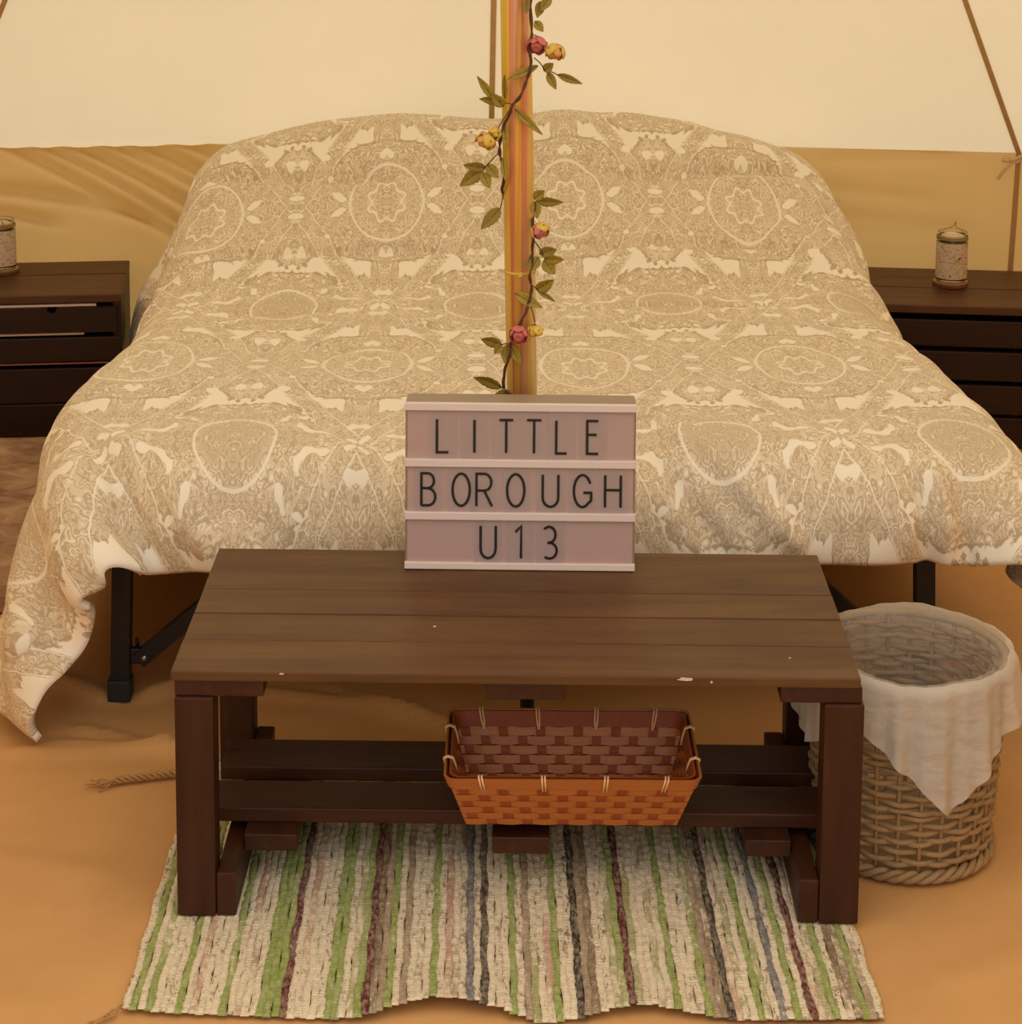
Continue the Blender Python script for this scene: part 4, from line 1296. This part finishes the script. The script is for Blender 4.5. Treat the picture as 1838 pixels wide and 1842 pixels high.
# ------------------------------------------------------------------ bedside stands
def bedside(name, label, cx_, cy_, rot, wid, dep, kind):
    S = thing(name, label, 'nightstand', (cx_, cy_, 0.0), rot, 'dark wooden bedside stands')
    hw, hd = wid / 2, dep / 2
    n = 3 if kind == 0 else 4
    e = [-hd, -hd + 0.055, -hd + 0.19, hd] if kind == 0 else [-hd, -hd + 0.07, -hd + 0.16, -hd + 0.25, hd]
    for i_ in range(n):
        box('top_plank', (-hw, e[i_] + 0.0012, 0.301), (hw, e[i_ + 1] - 0.0012, 0.320 - 0.001 * (i_ % 2)), M['stand_top'], S, bev=0.003)
    for sx_ in (-1, 1):
        box('side_panel', (sx_ * (hw - 0.010) - 0.009, -hd + 0.004, 0.0), (sx_ * (hw - 0.010) + 0.009, hd, 0.3005), M['stand'], S, bev=0.002)
    box('back_panel', (-hw + 0.02, hd - 0.014, 0.0), (hw - 0.02, hd, 0.300), M['stand'], S, bev=0.002)
    f0 = -hd
    if kind == 0:
        box('gap_light_strip', (-hw + 0.02, f0 + 0.003, 0.2935), (hw - 0.055, f0 + 0.02, 0.2985), M['gap'], S, bev=0)  # pale strip stands for light in the gap above the drawer
        # drawer front with a rounded finger notch in its upper edge
        z0, z1, nx_, nr = 0.236, 0.2925, 0.052, 0.0105
        prof = [(-hw + 0.012, z0), (hw - 0.012, z0), (hw - 0.012, z1), (nx_ + nr, z1)]
        prof += [(nx_ + nr * math.cos(t_), z1 - 0.003 - nr * 0.9 * math.sin(t_)) for t_ in np.linspace(0.0, math.pi, 10)]
        prof += [(nx_ - nr, z1), (-hw + 0.012, z1)]
        m_ = len(prof)
        vv = [(a_, f0 - 0.004, b_) for a_, b_ in prof] + [(a_, f0 + 0.012, b_) for a_, b_ in prof]
        ff = [tuple(range(m_)), tuple(range(m_, 2 * m_))[::-1]] + [(i_, i_ + m_, (i_ + 1) % m_ + m_, (i_ + 1) % m_) for i_ in range(m_)]
        mesh_obj('drawer_front', vv, ff, M['stand'], S)
        box('gap_light_strip', (-hw + 0.02, f0 + 0.002, 0.2295), (0.12, f0 + 0.02, 0.2345), M['gap'], S, bev=0)  # pale strip stands for light in the gap below the drawer
        box('front_board', (-hw, f0, 0.168), (hw, f0 + 0.016, 0.224), M['stand'], S, bev=0.003)
        box('red_edge', (-hw + 0.004, f0 + 0.001, 0.1635), (hw - 0.03, f0 + 0.016, 0.1668), M['gap_red'], S, bev=0)
        box('front_board', (-hw, f0 + 0.006, 0.074), (hw, f0 + 0.022, 0.153), M['stand'], S, bev=0.003)
        box('front_board', (-hw, f0 + 0.006, 0.0), (hw, f0 + 0.022, 0.0725), M['stand'], S, bev=0.003)
    else:
        for z0, z1 in ((0.225, 0.285), (0.150, 0.215), (0.075, 0.140), (0.0, 0.068)):
            box('front_board', (-hw, f0 + 0.012, z0), (hw, f0 + 0.028, z1), M['stand'], S, bev=0.003)
    return S


bedside('bedside_stand', 'dark brown bedside stand with a notched drawer, beside the duvet corner that hangs lowest', -1.004, 4.674, math.radians(6.0), 0.405, 0.315, 0)
bedside('bedside_stand', 'near-black slatted bedside stand with boarded front, beside the jar with the red mark', 1.056, 4.628, math.radians(-6.0), 0.40, 0.345, 1)


def jar(label, x, y, z, rot):
    r_ = random.Random(int(abs(x) * 100))
    vv = []
    seg = 26
    prof = []
    Cst = thing('wood_coaster', label[1], 'coaster', (x, y, z), rot, 'wood slice coasters')
    rr = [0.040 * (1 + 0.05 * math.sin(3 * 2 * math.pi * k_ / seg + 1) + r_.uniform(-0.02, 0.02)) for k_ in range(seg)]
    for h, s_ in ((0.0, 0.97), (0.005, 1.0), (0.009, 0.985)):
        vv += [(rr[k_] * s_ * math.cos(2 * math.pi * k_ / seg), rr[k_] * s_ * math.sin(2 * math.pi * k_ / seg), h) for k_ in range(seg)]
    ff = grid_faces(3, seg, True) + [tuple(range(seg))[::-1]]
    mesh_obj('bark_edge', vv, ff, M['bark'], Cst, smooth=False)
    vv = [(rr[k_] * 0.97 * math.cos(2 * math.pi * k_ / seg), rr[k_] * 0.97 * math.sin(2 * math.pi * k_ / seg), 0.0098) for k_ in range(seg)]
    vv += [(a_, b_, 0.004) for a_, b_, _ in vv]
    mesh_obj('sawn_face', vv, [tuple(range(seg))] + [(k_, k_ + seg, (k_ + 1) % seg + seg, (k_ + 1) % seg) for k_ in range(seg)], M['slice'], Cst)
    J = thing('candle_jar', label[0], 'jar', (x, y, z + 0.010), rot, 'paper-wrapped jars on the bedside stands')
    lathe('glass_body', [(0.001, 0.001), (0.030, 0.001), (0.0345, 0.006), (0.0345, 0.093), (0.0325, 0.100), (0.0325, 0.114), (0.0300, 0.114), (0.0300, 0.100), (0.0320, 0.092), (0.0320, 0.008), (0.001, 0.006)], M['glass'], J)
    lathe('paper_wrap', [(0.0347, 0.010), (0.0352, 0.010), (0.0352, 0.092), (0.0347, 0.092)], M['paper'], J)
    lathe('candle', [(0.001, 0.0075), (0.0295, 0.0085), (0.0295, 0.104), (0.020, 0.108), (0.001, 0.110)], M['wax'], J)
    for k_ in range(3):
        tube('twine', [((0.0338 + 0.0008 * math.sin(5 * a_)) * math.cos(a_), (0.0338 + 0.0008 * math.sin(5 * a_)) * math.sin(a_), 0.0985 + 0.003 * k_ + 0.001 * math.sin(a_ * 2 + k_)) for a_ in np.linspace(0, 2 * math.pi, 33)[:-1]], 0.0016, M['twine'], J, sides=6, closed=True)
    tube('twine_tail', spline([(0.010, -0.034, 0.100), (0.014, -0.037, 0.094), (0.011, -0.038, 0.086)], 4), 0.0012, M['twine'], J, sides=5)
    tube('hanging_loop', spline([(-0.033, 0, 0.103), (-0.024, 0.004, 0.117), (0.004, 0.006, 0.124), (0.010, 0.004, 0.134), (0.012, 0.004, 0.122), (0.026, 0.0, 0.114), (0.033, 0, 0.103)], 5), 0.0010, M['twine'], J, sides=5)


jar(('paper-wrapped glass jar with twine, alone on the near-black stand under the tent seam', 'round wood slice under the jar beside the tent seam'), 1.066, 4.640, 0.3205, 0.4)
jar(('paper-wrapped glass jar with twine on the stand with the notched drawer', 'round wood slice under the jar on the stand with the notched drawer'), -1.092, 4.728, 0.3205, 2.1)

# brown fleece on the floor by the bedside
xs = np.linspace(-0.26, 0.26, 70)
ys = np.linspace(-0.47, 0.47, 110)
XX, YY = np.meshgrid(xs, ys)
rr = np.maximum(np.abs(XX) / 0.26, np.abs(YY) / 0.47)
ZZ = 0.022 * np.clip((1 - rr) * 7, 0, 1) ** 0.6 * (1 + 0.35 * vnoise(XX * 9, YY * 24, 5) + 0.25 * vnoise(XX * 22, YY * 60, 6)) + 0.002
fl = mesh_obj('fleece_mat', np.stack([XX + 0.012 * vnoise(YY * 8, XX * 3, 8), YY, ZZ], -1).reshape(-1, 3), grid_faces(110, 70), M['fleece'], None, smooth=True)
fl.location = (-1.07, 4.02, 0.0)
tag(fl, 'shaggy brown mat on the floor in front of the stand with the notched drawer', 'mat')

# ------------------------------------------------------------------ bamboo tray basket on the shelf
BK = thing('tray_basket', 'orange-brown woven bamboo tray basket on the lower table shelf', 'basket', (0.1265, 2.6775, 0.1005), math.radians(-0.8))
B0, B1, BH = (0.139, 0.058), (0.1625, 0.0985), 0.083


def wall_pt(side, a, b, off):
    """side 0 front, 1 right, 2 back, 3 left; a along -1..1, b up 0..1, off outwards."""
    hx_, hy_ = B0[0] + (B1[0] - B0[0]) * b, B0[1] + (B1[1] - B0[1]) * b
    z = 0.002 + BH * b
    if side == 0:
        return Vector((a * hx_, -hy_ - off, z))
    if side == 2:
        return Vector((-a * hx_, hy_ + off, z))
    if side == 1:
        return Vector((hx_ + off, a * hy_, z))
    return Vector((-hx_ - off, -a * hy_, z))


def strip_mesh(name, pts, wdirs, w, th, mat, parent):
    vv = []
    for i_, (p_, wd) in enumerate(zip(pts, wdirs)):
        tg = (pts[min(i_ + 1, len(pts) - 1)] - pts[max(i_ - 1, 0)]).normalized()
        nn = tg.cross(wd).normalized()
        for a_, b_ in ((-1, -1), (1, -1), (1, 1), (-1, 1)):
            vv.append(p_ + wd * (w / 2 * a_) + nn * (th / 2 * b_))
    ff = []
    for k_ in range(len(pts) - 1):
        for c_ in range(4):
            ff.append((k_ * 4 + c_, k_ * 4 + (c_ + 1) % 4, (k_ + 1) * 4 + (c_ + 1) % 4, (k_ + 1) * 4 + c_))
    ff += [(3, 2, 1, 0), tuple((len(pts) - 1) * 4 + k_ for k_ in range(4))]
    return mesh_obj(name, vv, ff, mat, parent)


NROW = 7
for side in range(4):
    ncol = 12 if side in (0, 2) else 7
    for i_ in range(NROW):
        b_ = 0.045 + 0.80 * i_ / (NROW - 1)
        pts, wd = [], []
        nn_ = ncol * 6
        for k_ in range(nn_ + 1):
            a_ = -1 + 2 * k_ / nn_
            ph = (a_ + 1) / 2 * ncol * math.pi + (math.pi if i_ % 2 else 0)
            pts.append(wall_pt(side, a_, b_, 0.0013 * math.sin(ph)))
            wd.append((wall_pt(side, a_, b_ + 0.05, 0) - wall_pt(side, a_, b_ - 0.05, 0)).normalized())
        strip_mesh('weave_strip', pts, wd, 0.0112, 0.0009, M['bamboo'], BK)
    for j_ in range(ncol):
        a_ = -1 + 2 * (j_ + 0.5) / ncol
        pts, wd = [], []
        for k_ in range(25):
            b_ = 0.94 * k_ / 24
            ph = (b_ - 0.045) / 0.80 * (NROW - 1) * math.pi
            sgn = math.cos(ph) * (1 if j_ % 2 else -1)
            pts.append(wall_pt(side, a_, b_, 0.0013 * sgn))
            wd.append((wall_pt(side, min(1, a_ + 0.05), b_, 0) - wall_pt(side, a_ - 0.05, b_, 0)).normalized())
        strip_mesh('upright_strip', pts, wd, 0.0125, 0.0008, M['bamboo_dark'], BK)
for i_ in range(6):
    y_ = -B0[1] + 2 * B0[1] * (i_ + 0.5) / 6
    pts = [Vector((x_, y_, 0.0022 + 0.0010 * math.sin((x_ / 0.139 + 1) / 2 * 12 * math.pi + (math.pi if i_ % 2 else 0)))) for x_ in np.linspace(-0.139, 0.139, 73)]
    strip_mesh('base_strip', pts, [Vector((0, 1, 0))] * len(pts), 0.0185, 0.0009, M['bamboo'], BK)
for j_ in range(12):
    x_ = -0.139 + 0.278 * (j_ + 0.5) / 12
    pts = [Vector((x_, y_, 0.0022 + 0.0010 * math.cos((y_ / B0[1] + 1) / 2 * 6 * math.pi - math.pi / 2 + (0 if j_ % 2 else math.pi)))) for y_ in np.linspace(-B0[1], B0[1], 37)]
    strip_mesh('base_strip', pts, [Vector((1, 0, 0))] * len(pts), 0.013, 0.0008, M['bamboo_dark'], BK)


def rim_loop(b_, off, rad=0.014):
    hx_, hy_ = B0[0] + (B1[0] - B0[0]) * b_ + off, B0[1] + (B1[1] - B0[1]) * b_ + off
    pts = []
    for cx_, cy_, a0 in ((hx_ - rad, -hy_ + rad, -90), (hx_ - rad, hy_ - rad, 0), (-hx_ + rad, hy_ - rad, 90), (-hx_ + rad, -hy_ + rad, 180)):
        for k_ in range(7):
            a_ = math.radians(a0 + 15 * k_)
            pts.append(Vector((cx_ + rad * math.cos(a_), cy_ + rad * math.sin(a_), 0.002 + BH * b_)))
    return pts


def rim_band(name, off, z0, z1, th, mat):
    lo_, hi_ = rim_loop(z0, off), rim_loop(z1, off)
    lo2, hi2 = rim_loop(z0, off + th), rim_loop(z1, off + th)
    n_ = len(lo_)
    vv = lo_ + hi_ + hi2 + lo2
    ff = []
    for r_ in range(4):
        for k_ in range(n_):
            k2 = (k_ + 1) % n_
            a_, b_ = r_ * n_, ((r_ + 1) % 4) * n_
            ff.append((a_ + k_, a_ + k2, b_ + k2, b_ + k_))
    return mesh_obj(name, vv, ff, mat, BK)


rim_band('outer_rim', 0.0022, 0.80, 1.02, 0.0028, M['bamboo'])
rim_band('inner_rim', -0.0048, 0.80, 1.02, 0.0026, M['bamboo_dark'])
for side, avals in ((0, (-0.735, -0.235, 0.265, 0.745)), (2, (-0.735, -0.235, 0.265, 0.745)), (1, (-0.45, 0.45)), (3, (-0.45, 0.45))):
    for a_ in avals:
        for da in (-0.012, 0.012):
            if side in (1, 3):
                da *= 1.3
            loop = [wall_pt(side, a_ + da, 0.78, 0.0060), wall_pt(side, a_ + da, 0.92, 0.0066), wall_pt(side, a_ + da, 1.02, 0.0060), wall_pt(side, a_ + da, 1.05, 0.0), wall_pt(side, a_ + da, 1.02, -0.0060), wall_pt(side, a_ + da, 0.90, -0.0064), wall_pt(side, a_ + da * 0.3, 0.76, -0.0055)]
            tube('cane_binding', loop, 0.0014, M['binding'], BK, sides=6)

# ------------------------------------------------------------------ wicker bin with muslin liner
WB = thing('wicker_bin', 'round natural wicker bin beside the table, lined with white muslin', 'bin', (0.594, 2.768, 0.0), 0.0)
NST = 26


def bin_r(z):
    return 0.1165 + 0.017 * (z / 0.275)


r3 = random.Random(9)
NRB = 27
for i_ in range(NRB):
    z = 0.026 + (0.268 - 0.026) * i_ / (NRB - 1)
    pts = []
    n_ = NST * 6
    tiltx, tilty = r3.uniform(-0.006, 0.006), r3.uniform(-0.006, 0.006)
    for k_ in range(n_):
        a_ = 2 * math.pi * k_ / n_
        rr = bin_r(z) + 0.0042 * math.sin(NST / 2 * a_ + (math.pi if i_ % 2 else 0) + 0.2 * math.sin(i_))
        pts.append((rr * math.cos(a_), rr * math.sin(a_), z + tiltx * math.cos(a_) + tilty * math.sin(a_) + 0.0008 * math.sin(a_ * 7 + i_)))
    tube('woven_rod', pts, 0.0041, M['willow'], WB, sides=6, closed=True)
for s_ in range(NST):
    a_ = 2 * math.pi * (s_ + 0.5) / NST
    tube('upright_rod', [(bin_r(z) * math.cos(a_), bin_r(z) * math.sin(a_), z) for z in np.linspace(0.006, 0.280, 8)], 0.0032, M['willow'], WB, sides=6)
for k0 in range(3):
    pts = []
    for k_ in range(160):
        a_ = 2 * math.pi * k_ / 160
        tw = a_ * 13 + k0 * 2 * math.pi / 3
        pts.append(((0.121 + 0.0052 * math.cos(tw)) * math.cos(a_), (0.121 + 0.0052 * math.cos(tw)) * math.sin(a_), 0.0108 + 0.0055 * math.sin(tw)))
    tube('base_braid', pts, 0.0048, M['willow'], WB, sides=6, closed=True)
tube('rim_hoop', [((bin_r(0.278) + 0.001) * math.cos(a_), (bin_r(0.278) + 0.001) * math.sin(a_), 0.278) for a_ in np.linspace(0, 2 * math.pi, 65)[:-1]], 0.0065, M['willow'], WB, sides=8, closed=True)
lathe('bin_floor', [(0.0, 0.006), (0.112, 0.006), (0.112, 0.014), (0.0, 0.014)], M['willow'], WB)

TH = 200
tip = math.radians(-77)
vv = []
prof_n = 46
th_ = np.linspace(0, 2 * math.pi, TH, endpoint=False)
fold = 0.0022 * np.sin(th_ * 17 + 2 * np.sin(th_ * 3)) + 0.0016 * np.sin(th_ * 31 + 1.3) + 0.0030 * vnoise(th_ * 5, th_ * 0 + 2.5, 41)
phi = np.abs(((th_ - tip + math.pi / 4) % (math.pi / 2)) - math.pi / 4) / (math.pi / 4)
near = np.cos(th_ - tip) * 0.5 + 0.5
drop = 0.062 + (0.035 + 0.072 * near ** 2) * np.clip(1 - phi, 0, 1) ** 1.15
rimz = 0.2865 + 0.003 * np.sin(th_ * 2 + 0.5) + 0.0025 * np.sin(th_ * 5 + 1.0)
inner = np.linspace(0.05, 0.278, 18)
for z in inner:
    w_ = (z - 0.05) / 0.228
    r_ = 0.103 + 0.0175 * w_ + fold * (1.2 - 0.7 * w_) - 0.003
    vv += [(a * math.cos(t_), a * math.sin(t_), z + (rz - 0.2865) * w_) for a, t_, rz in zip(r_, th_, rimz)]
for k_ in range(1, 9):
    a_ = math.pi * k_ / 9
    cr_, rr_ = 0.1335, 0.0140
    vv += [((cr_ - rr_ * math.cos(a_) + f_ * 0.5) * math.cos(t_), (cr_ - rr_ * math.cos(a_) + f_ * 0.5) * math.sin(t_), rz - 0.0085 + rr_ * 0.85 * math.sin(a_)) for t_, f_, rz in zip(th_, fold, rimz)]
for k_ in range(20):
    u_ = k_ / 19
    row = []
    for t_, f_, d_, rz in zip(th_, fold, drop, rimz):
        z = rz - 0.0085 - d_ * u_
        r_ = 0.1478 + 0.003 * u_ + f_ * (0.6 + 1.6 * u_) + 0.010 * u_ * max(0, math.cos(t_ - 0.1)) ** 2
        r_ = max(r_, bin_r(z) + 0.010)
        row.append((r_ * math.cos(t_), r_ * math.sin(t_), z))
    vv += row
n_in = (len(inner) + 5) * TH
LIN = thing('bin_liner', 'sheer white muslin liner draped over the rim of the wicker bin', 'liner', (0.594, 2.768, 0.0))
mesh_obj('inner_lining', vv[:n_in], grid_faces(n_in // TH, TH, True), M['muslin'], LIN, smooth=True)
vo = vv[n_in - TH:]
mesh_obj('outer_skirt', vo, grid_faces(len(vo) // TH, TH, True), M['muslin_double'], LIN, smooth=True)

# ------------------------------------------------------------------ loose cord on the groundsheet
CD = thing('frayed_cord', 'frayed tan cord lying on the groundsheet behind the table leg', 'cord', (-0.49, 2.935, 0.0), 0.0)
for k0 in range(3):
    pts = []
    for k_ in range(60):
        u_ = k_ / 59
        tw = u_ * 26 + k0 * 2 * math.pi / 3
        pts.append((-0.040 + 0.115 * u_, -0.008 + 0.030 * u_ + 0.0035 * math.cos(tw), 0.0065 + 0.0035 * math.sin(tw)))
    tube('cord_strand', pts, 0.0028, M['rope'], CD, sides=6)
for k0 in range(7):
    pts = [(-0.036 - 0.0062 * k_ * (0.55 + 0.09 * ((k0 * 5) % 7)), -0.009 + (k0 - 3) * 0.0008 * k_ + 0.0022 * math.sin(k_ * 1.3 + k0 * 2.1) - 0.001 * k_, 0.006 + 0.0025 * math.sin(k_ * 0.9 + k0 * 1.7) - 0.0005 * k_) for k_ in range(8)]
    tube('loose_end', pts, 0.0012, M['rope'], CD, sides=5)
